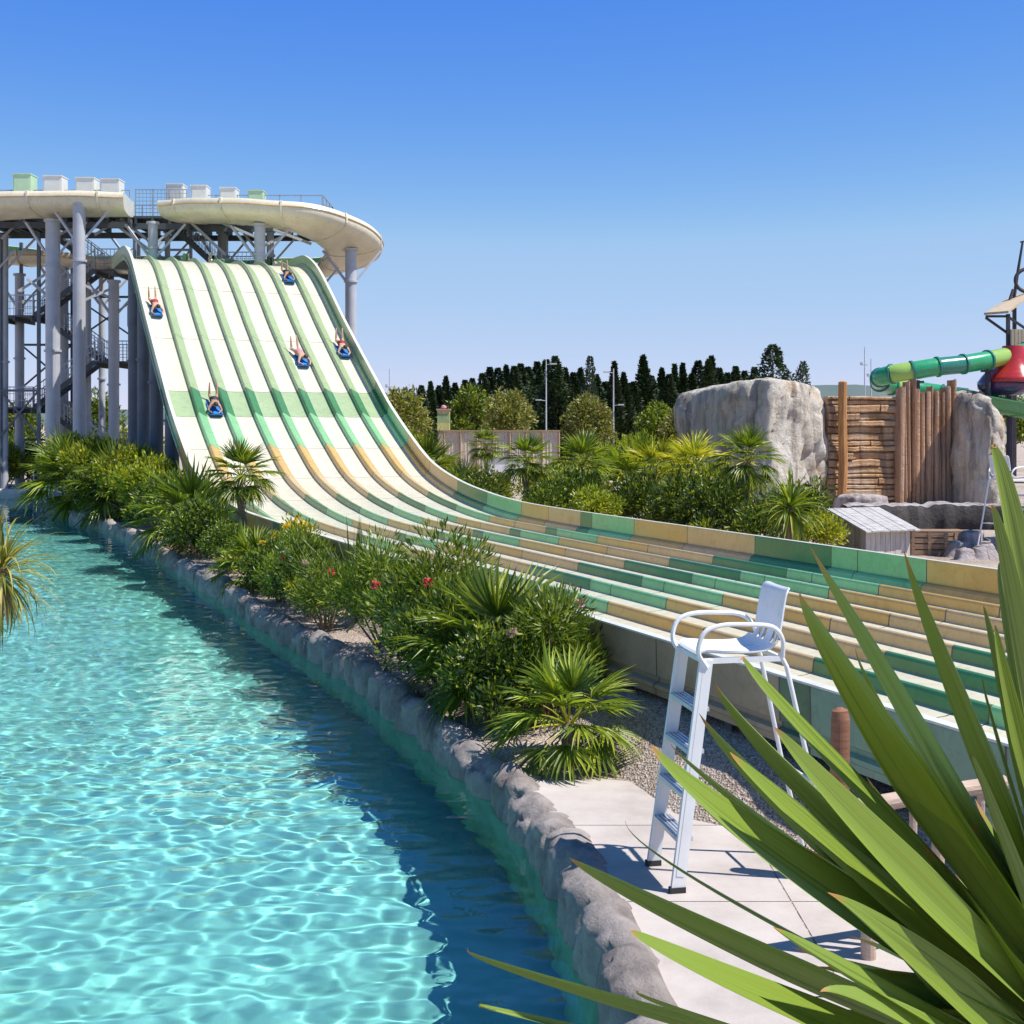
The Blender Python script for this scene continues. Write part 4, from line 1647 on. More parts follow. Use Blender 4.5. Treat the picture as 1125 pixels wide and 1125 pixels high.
def rock(name, foot, H, label, cat, m, seed=0, amp=.3, rings=16, step=.14, round_=.32, group=None, top=None):
    """boulder: displaced prism on an outline, rounded to a cap; H is a number or a function of (x, y)"""
    hf = H if callable(H) else (lambda x, y: H)
    P = []
    n0 = len(foot)
    for i in range(n0):
        a, b = V((*foot[i], 0)), V((*foot[(i + 1) % n0], 0))
        k = max(2, int((b - a).length / step))
        P += [a.lerp(b, j / k) for j in range(k)]
    for _ in range(3):                                       # soften the corners
        P = [(P[i - 1] + P[i] * 2 + P[(i + 1) % len(P)]) / 4 for i in range(len(P))]
    n = len(P)
    c = sum(P, V((0, 0, 0))) / n
    nor = []
    for i in range(n):
        d = (P[(i + 1) % n] - P[i - 1]).normalized()
        q = V((d.y, -d.x, 0))
        nor.append(q if q.dot(P[i] - c) > 0 else -q)
    rows = []
    for r_ in range(rings + 1):
        f = r_ / rings
        inset = round_ * max(0, (f - .82) / .18) ** 2 - .12 * (1 - f) ** 2
        row = []
        for i in range(n):
            q = P[i] - nor[i] * inset
            z = hf(q.x, q.y) * (1 - (1 - f) ** 1.15 if f > .8 else f)
            z = hf(q.x, q.y) * (f if f < .9 else .9 + .1 * math.sin((f - .9) / .1 * 1.5708) * .9)
            s_ = V((q.x * .55 + seed, q.y * .55, z * .28))
            d = noise.fractal(s_, 1, 2, 5) * amp + noise.fractal(V((q.x * 2.1, q.y * 2.1, z * .9 + seed)), 1, 2, 4) * amp * .28
            g = abs(noise.noise(V((q.x * .6 + seed * 2, q.y * .6, z * .12))))
            d -= amp * 1.1 * math.exp(-(g / .05) ** 2)        # clefts running down the face
            g2 = abs(noise.noise(V((q.x * 1.3 + seed, q.y * 1.3, z * .5 + 7))))
            d -= amp * .5 * math.exp(-(g2 / .06) ** 2) - amp * .25 * math.floor(2.5 * noise.noise(V((q.x * .8, q.y * .8, z * .35 + seed))))
            row.append(q + nor[i] * d + V((0, 0, z)))
        rows.append(row)
    for k in (.8, .55, .3, .08):
        rows.append([c + (P[i] - nor[i] * round_ - c) * k + V((0, 0, hf(*(c + (P[i] - c) * k).xy) + amp * .5 * noise.noise(V((P[i].x * k, P[i].y * k, seed))))) for i in range(n)])
    mb = MB()
    mb.grid(rows, close=True)
    o = mb.build(name, m, smooth=True, org=(c.x, c.y, 0))
    return tag(o, label, cat, group)


Hb = lambda x, y: interp([(7.0, 4.75), (8.4, 5.05), (9.6, 5.3), (11.0, 5.3), (12.2, 5.2), (13.3, 4.95)], x)
rock('boulder', [(7.35, 56.2), (8.6, 52.8), (10.4, 51.2), (11.7, 51.9), (13.15, 53.3), (13.3, 57.5), (10, 59.5), (7.6, 59)], Hb, 'huge pale grey artificial boulder left of the plank wall, shaded on its left face', 'boulder', M_BOULD, 3.1, .26, rings=40)
rock('boulder', [(18.9, 52.6), (19.7, 52.0), (20.55, 52.6), (20.75, 54.5), (20.3, 57), (18.8, 57)], lambda x, y: interp([(18.8, 5.0), (19.6, 4.6), (20.3, 3.9), (20.8, 3.2)], x), 'tall white artificial boulder right of the vertical stakes', 'boulder', M_BOULD, 8.7, .22, rings=36)

M_PLANK = rockmat('weathered_plank', (.26, .17, .11), (.62, .38, .20), (.66, .48, .33), (.60, .50, .43))
M_PLANK2 = rockmat('pinkish_stake_wood', (.28, .16, .10), (.60, .35, .20), (.63, .42, .29), (.54, .40, .30))
M_LOG = wood('orange_post_wood', (.42, .20, .07), .35, .8, (3, 3, .4), 3)
pw = thing('plank_wall', 'weathered wall of horizontal planks with a tall post and jagged upright stakes between the boulders', 'wall', (16, 54, 0))
mb = MB()
r2 = random.Random(3)
z = 0.0
xa, xb = gnd(903, 54), gnd(1000, 54)
mb.box(((xa + xb) / 2, 54.35, 2.3), (xb - xa, .2, 4.6))
while z < 4.62:
    h = r2.uniform(.16, .34)
    h = min(h, 4.74 - z)
    xs = [xa, xa + r2.uniform(.9, 2.8), xb] if r2.random() < .7 else [xa, xb]
    for p, q in zip(xs, xs[1:]):
        d = r2.uniform(-.09, .09)
        n = 26
        rows = []
        for i in range(n + 1):
            x = lerp(p + .015, q - .015, i / n)
            w1 = .05 * noise.noise(V((x * .9, z * 1.2, 1))) + .02 * noise.noise(V((x * 4, z * 9, 1)))
            zz0, zz1 = z + .015 + w1, z + h - .015 + w1
            y = 54.0 + d + .04 * noise.noise(V((x, z, 5)))
            rows.append([(x, 54.3, zz0), (x, y + .05, zz0), (x, y, zz0 + .05), (x, y + .01, (zz0 + zz1) / 2), (x, y, zz1 - .05), (x, y + .05, zz1), (x, 54.3, zz1)])
        mb.grid(rows)
        mb.add(rows[0], [(0, 1, 2, 3, 4, 5, 6)])
        mb.add(rows[-1], [(6, 5, 4, 3, 2, 1, 0)])
    z += h
mb.build('plank_panel', M_PLANK, pw)
mb = MB()
x = gnd(917.5, 53.7)
mb.tube([(x - .05, 53.72, 0), (x + .03, 53.7, 1.8), (x - .02, 53.7, 3.6), (x, 53.7, 5.2), (x, 53.7, 5.25)], [.2, .19, .19, .18, .08], 9)
mb.build('corner_post', M_LOG, pw)
mb = MB()
x = gnd(986, 53.6)
xe = gnd(1059, 53.6)
mb.box(((x + xe) / 2, 54.05, 2.2), (xe - x - .1, .2, 4.2))
i = 0
TOPS = [4.75, 5.35, 5.4, 5.2, 4.95, 4.75, 4.9, 5.25, 5.2, 4.9, 4.85, 5.0, 5.15, 5.1]
while x < xe - .1:
    w_ = r2.uniform(.13, .27)
    zt = interp([(j / 13, q) for j, q in enumerate(TOPS)], (x - gnd(986, 53.6)) / (xe - gnd(986, 53.6))) + r2.uniform(-.38, .22)
    y = 53.6 + r2.uniform(-.07, .07)
    lean = r2.uniform(-.08, .08)
    rows = []
    for j in range(9):
        t = j / 8
        k = 1 if j < 8 else .45
        q = lean * t + .03 * noise.noise(V((x, t * 4, 2)))
        rows.append([(x + q, 54.0, zt * t), (x + q + .01, y + .06, zt * t), (x + q + .05, y, zt * t), (x + q + w_ * .5, y - .025, zt * t + (.06 if j == 8 else 0)), (x + q + w_ - .04, y, zt * t), (x + q + w_, y + .06, zt * t), (x + q + w_, 54.0, zt * t)])
    mb.grid(rows)
    mb.add(rows[-1], [(0, 1, 2, 3, 4, 5, 6)])
    x += w_ + .012
    i += 1
mb.build('stakes', M_PLANK2, pw)
pw.rotation_euler = (0, 0, R(15))
rock('ledge_rock', [(13.0, 51.8), (13.4, 50.7), (14.6, 50.5), (15.2, 51.2), (14.2, 52.3)], .62, 'small pale rock at the foot of the plank wall beside the big boulder', 'rock', M_STONE, 2.2, .16, 9, .15, .3)

# low dark pond wall with a pale stone rim
pd = MB()
rows = []
for i in range(120):
    x = lerp(10.8, 17.6, i / 119)
    y = 41.2 + .5 * math.sin(x * .55) + .12 * noise.noise(V((x * 2, 1, 1)))
    h = .82 + .12 * noise.noise(V((x * 1.3, 7, 2))) + .05 * noise.noise(V((x * 4, 7, 2)))
    rows.append([(x, y, -.05), (x, y - .05 + .06 * noise.noise(V((x * 3, .3, 0))), h * .4), (x, y - .02 + .06 * noise.noise(V((x * 3, .8, 0))), h * .8), (x, y + .08, h - .03), (x, y + .2, h), (x, y + .7, h + .03), (x, y + 1.0, h - .1), (x, y + 1.1, -.05)])
po = thing('pond_wall', 'low dark rock wall with a pale uneven rim in front of the plank wall', 'wall', (14.2, 41.2, 0))
pd.grid([r_[:4] for r_ in rows])
pd.build('wall_face', M_DROCK, po, smooth=True)
pd = MB()
pd.grid([r_[3:] for r_ in rows])
pd.build('rim', M_STONE, po, smooth=True)

# wooden hut with a slanting grey roof
M_SHADEW = wood('shaded_hut_wood', (.30, .27, .25), .4, .9, (4, 4, .5), 3)  # darker copy of the hut wood, shade put into the colour
M_LITW = wood('lit_hut_wood', (.60, .54, .48), .25, .9, (4, 4, .5), 3)  # paler copy for front and right walls, sunlight put into the colour
M_SHING = wood('grey_roof_board', (.42, .40, .39), .35, .9, (1, 6, 1), 3)
hx = (gnd(958, 33.6), 33.6, 0)
hut = thing('wooden_hut', 'small wooden hut with a slanting grey board roof just behind the far slide wall', 'hut', hx)
hut.rotation_euler = (0, 0, R(24))
mb = MB()


def wall_boards(a, b, z0, z1a, z1b, n, m):
    a, b = V(a), V(b)
    d = (b - a).normalized()
    nn = V((d.y, -d.x, 0))
    mb = MB()
    for i in range(n):
        p, q = a.lerp(b, i / n + .004), a.lerp(b, (i + 1) / n - .004)
        za, zb = lerp(z1a, z1b, i / n), lerp(z1a, z1b, (i + 1) / n)
        o_ = nn * r2.uniform(0, .015)
        mb.add([p + o_, q + o_, q + o_ + V((0, 0, zb)), p + o_ + V((0, 0, za)), p - nn * .03, q - nn * .03, q - nn * .03 + V((0, 0, zb)), p - nn * .03 + V((0, 0, za))],
               [(0, 1, 2, 3), (5, 4, 7, 6), (0, 3, 7, 4), (1, 5, 6, 2), (3, 2, 6, 7)])
    return mb


# local: front faces -y, roof falls towards -y
HW, HD = .72, .62
O3 = V(hx)
for nm, a, b, za, zb, m_ in (('front_wall', (-HW, -HD, 0), (HW, -HD, 0), .72, .72, M_LITW), ('left_wall', (-HW, HD, 0), (-HW, -HD, 0), 1.1, .72, M_SHADEW), ('right_wall', (HW, -HD, 0), (HW, HD, 0), .72, 1.1, M_LITW), ('back_wall', (HW, HD, 0), (-HW, HD, 0), 1.1, 1.1, M_SHADEW)):
    q = wall_boards(a, b, 0, za, zb, 9, m_)
    q.v = [tuple(V(p) + O3) for p in q.v]
    q.build(nm, m_, hut)
mb = MB()
sl_ = (1.1 - .72) / (2 * HD)
for i in range(9):
    xa_, xb_ = lerp(-HW - .16, HW + .16, i / 9 + .004), lerp(-HW - .16, HW + .16, (i + 1) / 9 - .004)
    u_ = r2.uniform(0, .012)
    y0, y1_ = -HD - .2 - r2.uniform(0, .04), HD + .14
    z0, z1_ = .74 + (y0 + HD) * sl_ + u_, .74 + (y1_ + HD) * sl_ + u_
    mb.add([V(p) + O3 for p in ((xa_, y0, z0), (xb_, y0, z0), (xb_, y1_, z1_), (xa_, y1_, z1_), (xa_, y0, z0 + .035), (xb_, y0, z0 + .035), (xb_, y1_, z1_ + .035), (xa_, y1_, z1_ + .035))],
           [(3, 2, 1, 0), (4, 5, 6, 7), (0, 1, 5, 4), (1, 2, 6, 5), (2, 3, 7, 6), (3, 0, 4, 7)])
mb.build('roof', M_SHING, hut)

# slatted wooden crates and a heap of pale stones
M_CRATE = wood('crate_wood', (.34, .22, .14), .4, .9, (.6, 6, 6), 4)


def crate(loc, rz, s, label):
    root = thing('wooden_crate', label, 'crate', loc, 'wooden crates behind the far slide wall')
    root.rotation_euler = (0, 0, rz)
    O4 = V(loc)
    L_, W_, H_ = s
    mb = MB()
    for k in range(4):
        z = H_ * (k + .5) / 4
        mb.box(O4 + V((0, -W_ / 2, z)), (L_, .025, H_ / 4 - .035))
        mb.box(O4 + V((0, W_ / 2, z)), (L_, .025, H_ / 4 - .035))
        mb.box(O4 + V((-L_ / 2 + .013, 0, z)), (.025, W_ - .03, H_ / 4 - .035))
        mb.box(O4 + V((L_ / 2 - .013, 0, z)), (.025, W_ - .03, H_ / 4 - .035))
    for sx in (-1, 0, 1):
        for sy in (-1, 1):
            mb.box(O4 + V((sx * (L_ / 2 - .05), sy * (W_ / 2 + .024), H_ / 2)), (.08, .022, H_))
    mb.build('slats', M_CRATE, root)
    mb = MB()
    for k in range(5):
        mb.box(O4 + V((0, lerp(-W_ / 2 + .07, W_ / 2 - .07, k / 4), H_ + .013)), (L_, .1, .024))
    mb.build('lid_boards', M_CRATE, root)


crate((gnd(1018, 33.8), 33.8, 0), R(-6), (.95, .7, .62), 'brown slatted crate right of the wooden hut')
crate((gnd(1043, 35.2), 35.2, 0), R(8), (.8, .7, .5), 'brown slatted crate half behind the pale stone heap')
for i, (u, Y, s_) in enumerate(((1052, 33.2, .42), (1066, 33.6, .5), (1082, 33.0, .4), (1074, 32.6, .34), (1059, 32.4, .3), (1090, 33.8, .45))):
    x = gnd(u, Y)
    rock('pale_rock', [(x - s_ * .8, Y - s_ * .4), (x + s_ * .2, Y - s_ * .7), (x + s_, Y - s_ * .1), (x + s_ * .4, Y + s_ * .6), (x - s_ * .6, Y + s_ * .4)], s_ * (1.0 if i != 1 else 1.3), 'pale rock in the stone heap right of the slatted crates', 'rock', M_STONE, i * 3.3, .09, 8, .1, .12, 'pale rocks in the stone heap')

# ------------------------------------------------------------------ green tube slide, red funnel and play tower on the right
def gloss(name, c, trans=0.0):
    return mat(name, c, .25, var=.1, scale=1.2, coat=.3)


M_TG, M_TL, M_TD = gloss('tube_green', (.035, .33, .14)), gloss('tube_lime', (.30, .48, .10)), gloss('tube_teal', (.03, .20, .15))
M_RED, M_PUR = gloss('funnel_red', (.42, .03, .03)), gloss('funnel_purple', (.10, .03, .14))
M_TROUGH = gloss('trough_green', (.10, .30, .12))
M_POSTD = mat('dark_post', (.035, .03, .05), .6)
ts = thing('tube_slide', 'closed green tube slide in green and lime sections looping behind the plank wall', 'water slide', (gnd(1000, 76), 76, 0))
TP = [at(1128, 386, 78), at(1108, 391, 77), at(1085, 395.5, 76), at(1058, 400, 75.4), at(1030, 403, 75), at(1002, 407.5, 75), at(980, 411, 75.2), at(967, 415, 76.2), at(967, 420, 78), at(980, 424, 79.3), at(1005, 428, 79.6), at(1035, 432.5, 79.2), at(1062, 436, 78.4)]
P = spline(TP, 6)
segc = [0, 1, 0, 2, 0, 1, 0, 2, 0, 1, 0, 2]
rr = [.60] * len(P)
for k in range(12):
    mb = MB()
    mb.tube(P[k * 6:k * 6 + 7], .54, 18, cap=False)
    mb.build('tube_section', (M_TG, M_TL, M_TD)[segc[k]], ts, smooth=True)
    mb = MB()
    d = (P[k * 6 + 1] - P[k * 6]).normalized()
    mb.tube([P[k * 6] - d * .06, P[k * 6] + d * .06], .62, 18)
    mb.build('flange', M_TD, ts)
tr = thing('trough_slide', 'open green trough slide running down to the right edge behind the white boulder', 'water slide', (gnd(1095, 76), 76, 0))
Q = spline([at(1058, 431, 77.6), at(1078, 436, 77), at(1100, 441, 76.2), at(1130, 447, 75.4), at(1175, 455, 74.5)], 6)
rows, rows2 = [], []
for i, p in enumerate(Q):
    d = (Q[min(i + 1, len(Q) - 1)] - Q[max(0, i - 1)]).normalized()
    sx = V((d.y, -d.x, 0)).normalized()
    k = interp([(0, .7), (8, 1.0), (30, 1.0)], i)
    rows.append([p + sx * math.cos(a) * 1.0 * k + V((0, 0, math.sin(a) * .95 * k + .15)) for a in [math.pi + math.pi * j / 14 for j in range(15)]])
    rows2.append([q + (p + V((0, 0, .15)) - q) * .06 for q in rows[-1]])
mb = MB()
mb.grid(rows)
mb.grid([rows[0], rows2[0]])
mb.build('outer_shell', M_TROUGH, tr, smooth=True)
mb = MB()
mb.grid(rows2)
mb.build('inner_skin', M_TG, tr, smooth=True)
mb = MB()
for a in (0, -1):
    mb.tube([r_[a] + V((0, 0, .03)) for r_ in rows], .06, 6)
    mb.build('lip', M_TROUGH, tr)
    mb = MB()
for (u, v, Y, par) in ((1086, 402, 76.2, ts), (1008, 414, 75.3, ts), (1110, 452, 76, tr), (1088, 450, 76.4, tr)):
    p = at(u, v, Y)
    mb = MB()
    mb.cyl((p.x, Y + .1, 0), (p.x, Y + .1, p.z - .2), .17, n=12)
    mb.box((p.x, Y + .1, p.z - .3), (.7, .5, .12))
    mb.build('support_post', M_POSTD, par)
# red funnel
fn = thing('funnel_slide', 'glossy red bell-shaped funnel with a purple flank hanging under the play tower', 'water slide', (gnd(1112, 79), 79, 0))
c = at(1113, 400, 77)
rows = []
for z, r_ in ((1.1, .62), (.9, .66), (.5, .78), (0, .98), (-.45, 1.3), (-.8, 1.62), (-1.05, 1.75), (-1.1, 1.7), (-1.12, 1.2)):
    rows.append([c + V((math.cos(a) * r_, math.sin(a) * r_, z)) for a in [6.28318 * j / 28 for j in range(28)]])
mb = MB()
mb.grid(rows, close=True)
mb.build('bell', M_RED, fn, smooth=True)
mb = MB()
rows = []
for z, r_ in ((-.3, 1.15), (-.7, 1.6), (-1.1, 1.95), (-1.5, 1.9), (-1.85, 1.3), (-1.9, .3)):
    rows.append([c + V((math.cos(a) * r_ * .8 - .35, math.sin(a) * r_ * .8 + .5, z)) for a in [6.28318 * j / 28 for j in range(28)]])
mb.grid(rows, close=True)
mb.build('bowl', M_PUR, fn, smooth=True)
for dx in (-.9, .9):
    mb = MB()
    mb.cyl((c.x + dx - .2, 79.2, 0), (c.x + dx - .2, 79.2, c.z - 1.4), .14, n=10)
    mb.build('support_post', M_POSTD, fn)
# play tower with canopy and mast
pt = thing('play_tower', 'tall play tower at the right edge with a beige slanting canopy and a dark mast', 'tower', (gnd(1118, 81), 81, 0))
M_CANV = mat('beige_canopy', (.50, .40, .28), .8, var=.15)
M_DARKW = mat('dark_timber', (.05, .045, .05), .7, var=.3)
mb = MB()
a, b, c2, d2 = at(1081, 346, 79.5), at(1108, 344, 78.5), at(1140, 320, 82), at(1112, 327, 84)
mb.add([a, b, c2, d2] + [q + V((0, 0, .14)) for q in (a, b, c2, d2)], [(3, 2, 1, 0), (4, 5, 6, 7), (0, 1, 5, 4), (1, 2, 6, 5), (2, 3, 7, 6), (3, 0, 4, 7)])
mb.build('canopy', M_CANV, pt)
for u, Y, vt in ((1107.5, 79.4, 345), (1114.5, 82.5, 338), (1134, 80.5, 328)):
    p = at(u, vt, Y)
    mb = MB()
    mb.bar((p.x, Y, 0), p, .2)
    mb.build('post', M_DARKW, pt)
for (p, q) in (((1083, 349), (1107, 366)), ((1109, 349), (1128, 362)), ((1083, 347.5), (1107, 347.5))):
    mb = MB()
    mb.bar(at(*p, 79.5), at(*q, 79.5), .14)
    mb.build('strut', M_DARKW, pt)
mb = MB()
p = at(1124, 383, 80.5)
mb.box(p, (2.0, 2.6, .14))
mb.build('platform', M_DARKW, pt)
mb = MB()
q = at(1122, 372, 79.2)
mb.box(q, (1.35, .1, 1.15))
for i in range(6):
    mb.box(q + V((-.55 + i * .22, -.06, 0)), (.18, .04, 1.13))
mb.build('balustrade', M_CANV, pt)
mb = MB()
mb.tube([at(1112, 342, 82), at(1118, 300, 82), at(1123.5, 266, 82)], [.12, .1, .07], 8)
mb.build('mast', M_DARKW, pt)
mb = MB()
mb.tube([at(1106, 340, 81.6), at(1113, 318, 81.8)], [.1, .09], 8)
mb.build('mast_brace', M_DARKW, pt)
mb = MB()
cc = at(1130, 308, 82)
P = [cc + V((math.cos(t) * .85, 0, math.sin(t) * .75)) for t in [6.28318 * i / 26 for i in range(27)]]
mb.tube(P, .12, 8, cap=False)
mb.build('ring', M_DARKW, pt)
mb = MB()
mb.bar(at(1121, 266, 82), at(1140, 262, 82), .1)
mb.build('yard', M_DARKW, pt)

# ------------------------------------------------------------------ riders on blue mats
M_SKIN = mat('skin', (.56, .33, .23), .5, var=.06, scale=8)
M_SKIN2 = mat('skin_tanned', (.42, .23, .15), .5, var=.06, scale=8)
M_MAT = mat('blue_foam_mat', (.02, .19, .55), .55, var=.12, scale=5)
M_MATD = mat('dark_blue_strap', (.01, .06, .22), .6)


def make_body(m):
    """prone rider: head first, propped on the elbows, knees bent with the feet up behind"""
    J = {'pelvis': ((0, .30, .17), .125), 'belly': ((0, .10, .17), .115), 'chest': ((0, -.13, .21), .13), 'neck': ((0, -.33, .29), .055), 'head': ((0, -.43, .35), .085), 'crown': ((0, -.50, .41), .07), 'nose': ((0, -.535, .335), .022),
         'hipL': ((-.10, .38, .16), .095), 'kneeL': ((-.15, .78, .12), .06), 'ankL': ((-.17, .93, .48), .036), 'toeL': ((-.17, 1.02, .60), .026),
         'hipR': ((.10, .38, .16), .095), 'kneeR': ((.15, .80, .12), .06), 'ankR': ((.14, 1.04, .45), .036), 'toeR': ((.14, 1.15, .55), .026),
         'shL': ((-.17, -.22, .23), .065), 'elL': ((-.27, -.40, .09), .042), 'haL': ((-.17, -.60, .10), .032), 'fiL': ((-.13, -.68, .10), .02),
         'shR': ((.17, -.22, .23), .065), 'elR': ((.27, -.40, .09), .042), 'haR': ((.17, -.60, .10), .032), 'fiR': ((.13, -.68, .10), .02)}
    K = list(J)
    E = [('pelvis', 'belly'), ('belly', 'chest'), ('chest', 'neck'), ('neck', 'head'), ('head', 'crown'), ('head', 'nose'),
         ('pelvis', 'hipL'), ('hipL', 'kneeL'), ('kneeL', 'ankL'), ('ankL', 'toeL'), ('pelvis', 'hipR'), ('hipR', 'kneeR'), ('kneeR', 'ankR'), ('ankR', 'toeR'),
         ('chest', 'shL'), ('shL', 'elL'), ('elL', 'haL'), ('haL', 'fiL'), ('chest', 'shR'), ('shR', 'elR'), ('elR', 'haR'), ('haR', 'fiR')]
    me = bpy.data.meshes.new('body')
    me.from_pydata([J[k][0] for k in K], [(K.index(a), K.index(b)) for a, b in E], [])
    o = bpy.data.objects.new('body_source', me)
    COL.objects.link(o)
    md = o.modifiers.new('skin', 'SKIN')
    for i, k in enumerate(K):
        r_ = J[k][1]
        me.skin_vertices[0].data[i].radius = (r_, r_)
        me.skin_vertices[0].data[i].use_root = (k == 'pelvis')
    sb = o.modifiers.new('sub', 'SUBSURF')
    sb.levels = sb.render_levels = 2
    dg = bpy.context.evaluated_depsgraph_get()
    out = bpy.data.meshes.new_from_object(o.evaluated_get(dg))
    bpy.data.objects.remove(o)
    out.name = 'body'
    out.polygons.foreach_set('use_smooth', [True] * len(out.polygons))
    out.materials.clear()
    out.materials.append(m)
    return out


def ell(mb, c, rx, ry, rz, n=12, k=8, z0=-1.0, m=0):
    rows = []
    for i in range(k + 1):
        f = lerp(math.asin(z0), 1.5707, i / k)
        rows.append([(c[0] + rx * math.cos(f) * math.cos(6.28318 * j / n), c[1] + ry * math.cos(f) * math.sin(6.28318 * j / n), c[2] + rz * math.sin(f)) for j in range(n)])
    mb.grid(rows, m, close=True)


def make_mat():
    root = thing('foam_mat', '', 'mat')
    rows = []
    for i in range(15):
        y = lerp(-.78, .42, i / 14)
        lift = .16 * max(0, (-.48 - y) / .3) ** 1.6
        hw = .27 * (1 - .25 * max(0, (-.6 - y) / .18) ** 2)
        rows.append([(-hw, y, .03 + lift), (-hw + .02, y, .0 + lift), (hw - .02, y, .0 + lift), (hw, y, .03 + lift), (hw - .02, y, .06 + lift), (-hw + .02, y, .06 + lift)])
    mb = MB()
    mb.grid(rows, close=True)
    mb.add(rows[0], [(5, 4, 3, 2, 1, 0)])
    mb.add(rows[-1], [(0, 1, 2, 3, 4, 5)])
    mb.build('pad', M_MAT, root)
    for x in (-.17, .17):
        mb = MB()
        P = spline([(x, -.50, .07), (x, -.52, .13), (x, -.62, .16), (x, -.70, .20), (x, -.70, .17)], 4)
        mb.tube(P, .016, 6)
        mb.build('handle', M_MATD, root)
    return root


BODY = {0: make_body(M_SKIN), 1: make_body(M_SKIN2)}
MATP = make_mat()
RID = [(.5, 341, 0, (.03, .02, .015), (.30, .03, .05), 'person with dark hair riding headfirst on a mat near the top of the leftmost lane', 'blue foam mat under the rider in the leftmost lane'),
       (1.5, 449, 1, (.03, .02, .015), (.02, .02, .03), 'person in black swimwear riding headfirst over the pale green band, lowest of the riders', 'blue foam mat crossing the pale green band, lowest on the slide'),
       (5.5, 396, 0, (.05, .025, .012), (.55, .22, .26), 'person in pinkish swimwear sliding headfirst in the third lane from the far wall', 'blue foam mat in the third lane from the far wall'),
       (7.5, 386, 0, (.03, .015, .01), (.25, .02, .04), 'person in dark red swimwear sliding headfirst in the lane along the far wall', 'blue foam mat in the lane along the far wall'),
       (6.5, 306, 1, (.02, .012, .01), (.02, .02, .03), 'person just tipping over the crest of the slide, highest of the riders', 'blue foam mat just below the crest of the slide, highest of the mats')]
for i, (t, u, b, hair, suit, lab, mlab) in enumerate(RID):
    s_lo, s_hi = 18.0, 37.0
    for _ in range(40):                          # the place on the slope at the height the rider has in the photo
        s = (s_lo + s_hi) / 2
        q = sl_pt(t, s)
        if VH + (CAMZ - q.z) / q.y * F > u:
            s_lo = s
        else:
            s_hi = s
    z, n = frame(s)
    yv = SP.cross(n) * -1
    yv = n.cross(SP)
    M3 = Matrix((SP, yv, n)).transposed()
    loc = sl_pt(t + (.15 if 1 < t < 7 else .04), s, .005)
    if i == 0:
        mt = MATP
    else:
        mt = dup(MATP, loc)
    mt.location = loc
    mt.rotation_euler = M3.to_euler()
    mt.scale = (.9, .9, .9)
    mt['label'], mt['group'] = mlab, 'mats on the racing slide'
    pr = thing('person', lab, 'person', loc + n * .055, 'riders on the racing slide')
    pr.rotation_euler = (M3 @ Matrix.Rotation(R((4, -5, 8, -3, 0)[i]), 3, 'Z')).to_euler()
    pr.scale = ((.9, .9, .9), (.88, .86, .9), (.93, .95, .9), (.9, .9, .9), (.85, .82, .85))[i]
    ORG[pr.name] = V((0, 0, 0))
    o = bpy.data.objects.new('body', BODY[b])
    COL.objects.link(o)
    o.parent = pr
    mb = MB()
    ell(mb, (0, -.445, .385), .10, .115, .095, z0=-.25)
    mb.build('hair', mat('hair_%d' % i, hair, .6), pr)
    mb = MB()
    rows = []
    for y, rx, rz in ((.14, .135, .125), (.22, .155, .145), (.32, .18, .155), (.42, .19, .13)):
        rows.append([(math.cos(a) * rx, y, .165 + math.sin(a) * rz) for a in [6.28318 * j / 14 for j in range(14)]])
    mb.grid(rows, close=True)
    mb.build('swimwear', mat('swimwear_%d' % i, suit, .6), pr, smooth=True)

# ------------------------------------------------------------------ big sword-leaf plant beside the eye point, and the one at the left edge
m, nt, N, L, bs = nodes('sword_leaf')
g = N.new('ShaderNodeNewGeometry')
at_ = N.new('ShaderNodeAttribute')
at_.attribute_name = 'leafuv'
sx_ = N.new('ShaderNodeSeparateXYZ')
L.new(at_.outputs['Vector'], sx_.inputs[0])
base = ramp(nt, g.outputs['Random Per Island'], [(0, (.13, .21, .025)), (.5, (.18, .26, .035)), (1, (.24, .31, .05))])
# fine veins running the length of the leaf
wv = N.new('ShaderNodeTexNoise')
wv.inputs['Scale'].default_value = 1
wv.inputs['Detail'].default_value = 4
mp = N.new('ShaderNodeMapping')
mp.inputs['Scale'].default_value = (14, 1.2, 1)
L.new(at_.outputs['Vector'], mp.inputs['Vector'])
L.new(mp.outputs[0], wv.inputs['Vector'])
vein = ramp(nt, wv.outputs['Fac'], [(.3, (.50, .56, .5)), (.47, (1, 1, 1)), (.62, (1.0, 1, .9)), (.78, (.95, .80, .5))])
mx = N.new('ShaderNodeMixRGB')
mx.blend_type = 'MULTIPLY'
mx.inputs[0].default_value = 1
L.new(base, mx.inputs[1])
L.new(vein, mx.inputs[2])
# dried orange-brown tips and edges
tipr = ramp(nt, sx_.outputs['Y'], [(.86, (0, 0, 0)), (.93, (.7, .7, .7)), (.97, (1, 1, 1))])
mx2 = N.new('ShaderNodeMixRGB')
L.new(tipr, mx2.inputs[0])
L.new(mx.outputs[0], mx2.inputs[1])
mx2.inputs[2].default_value = (.42, .20, .06, 1)
L.new(mx2.outputs[0], bs.inputs['Base Color'])
bs.inputs['Roughness'].default_value = .42
bump(nt, wv.outputs['Fac'], .35, .004, bs)
tl = N.new('ShaderNodeBsdfTranslucent')
tm = N.new('ShaderNodeMixRGB')
tm.blend_type = 'MULTIPLY'
tm.inputs[0].default_value = 1
tm.inputs[2].default_value = (1.3, 1.25, .5, 1)
L.new(mx2.outputs[0], tm.inputs[1])
L.new(tm.outputs[0], tl.inputs['Color'])
ms = N.new('ShaderNodeMixShader')
ms.inputs[0].default_value = .05
L.new(bs.outputs[0], ms.inputs[1])
L.new(tl.outputs[0], ms.inputs[2])
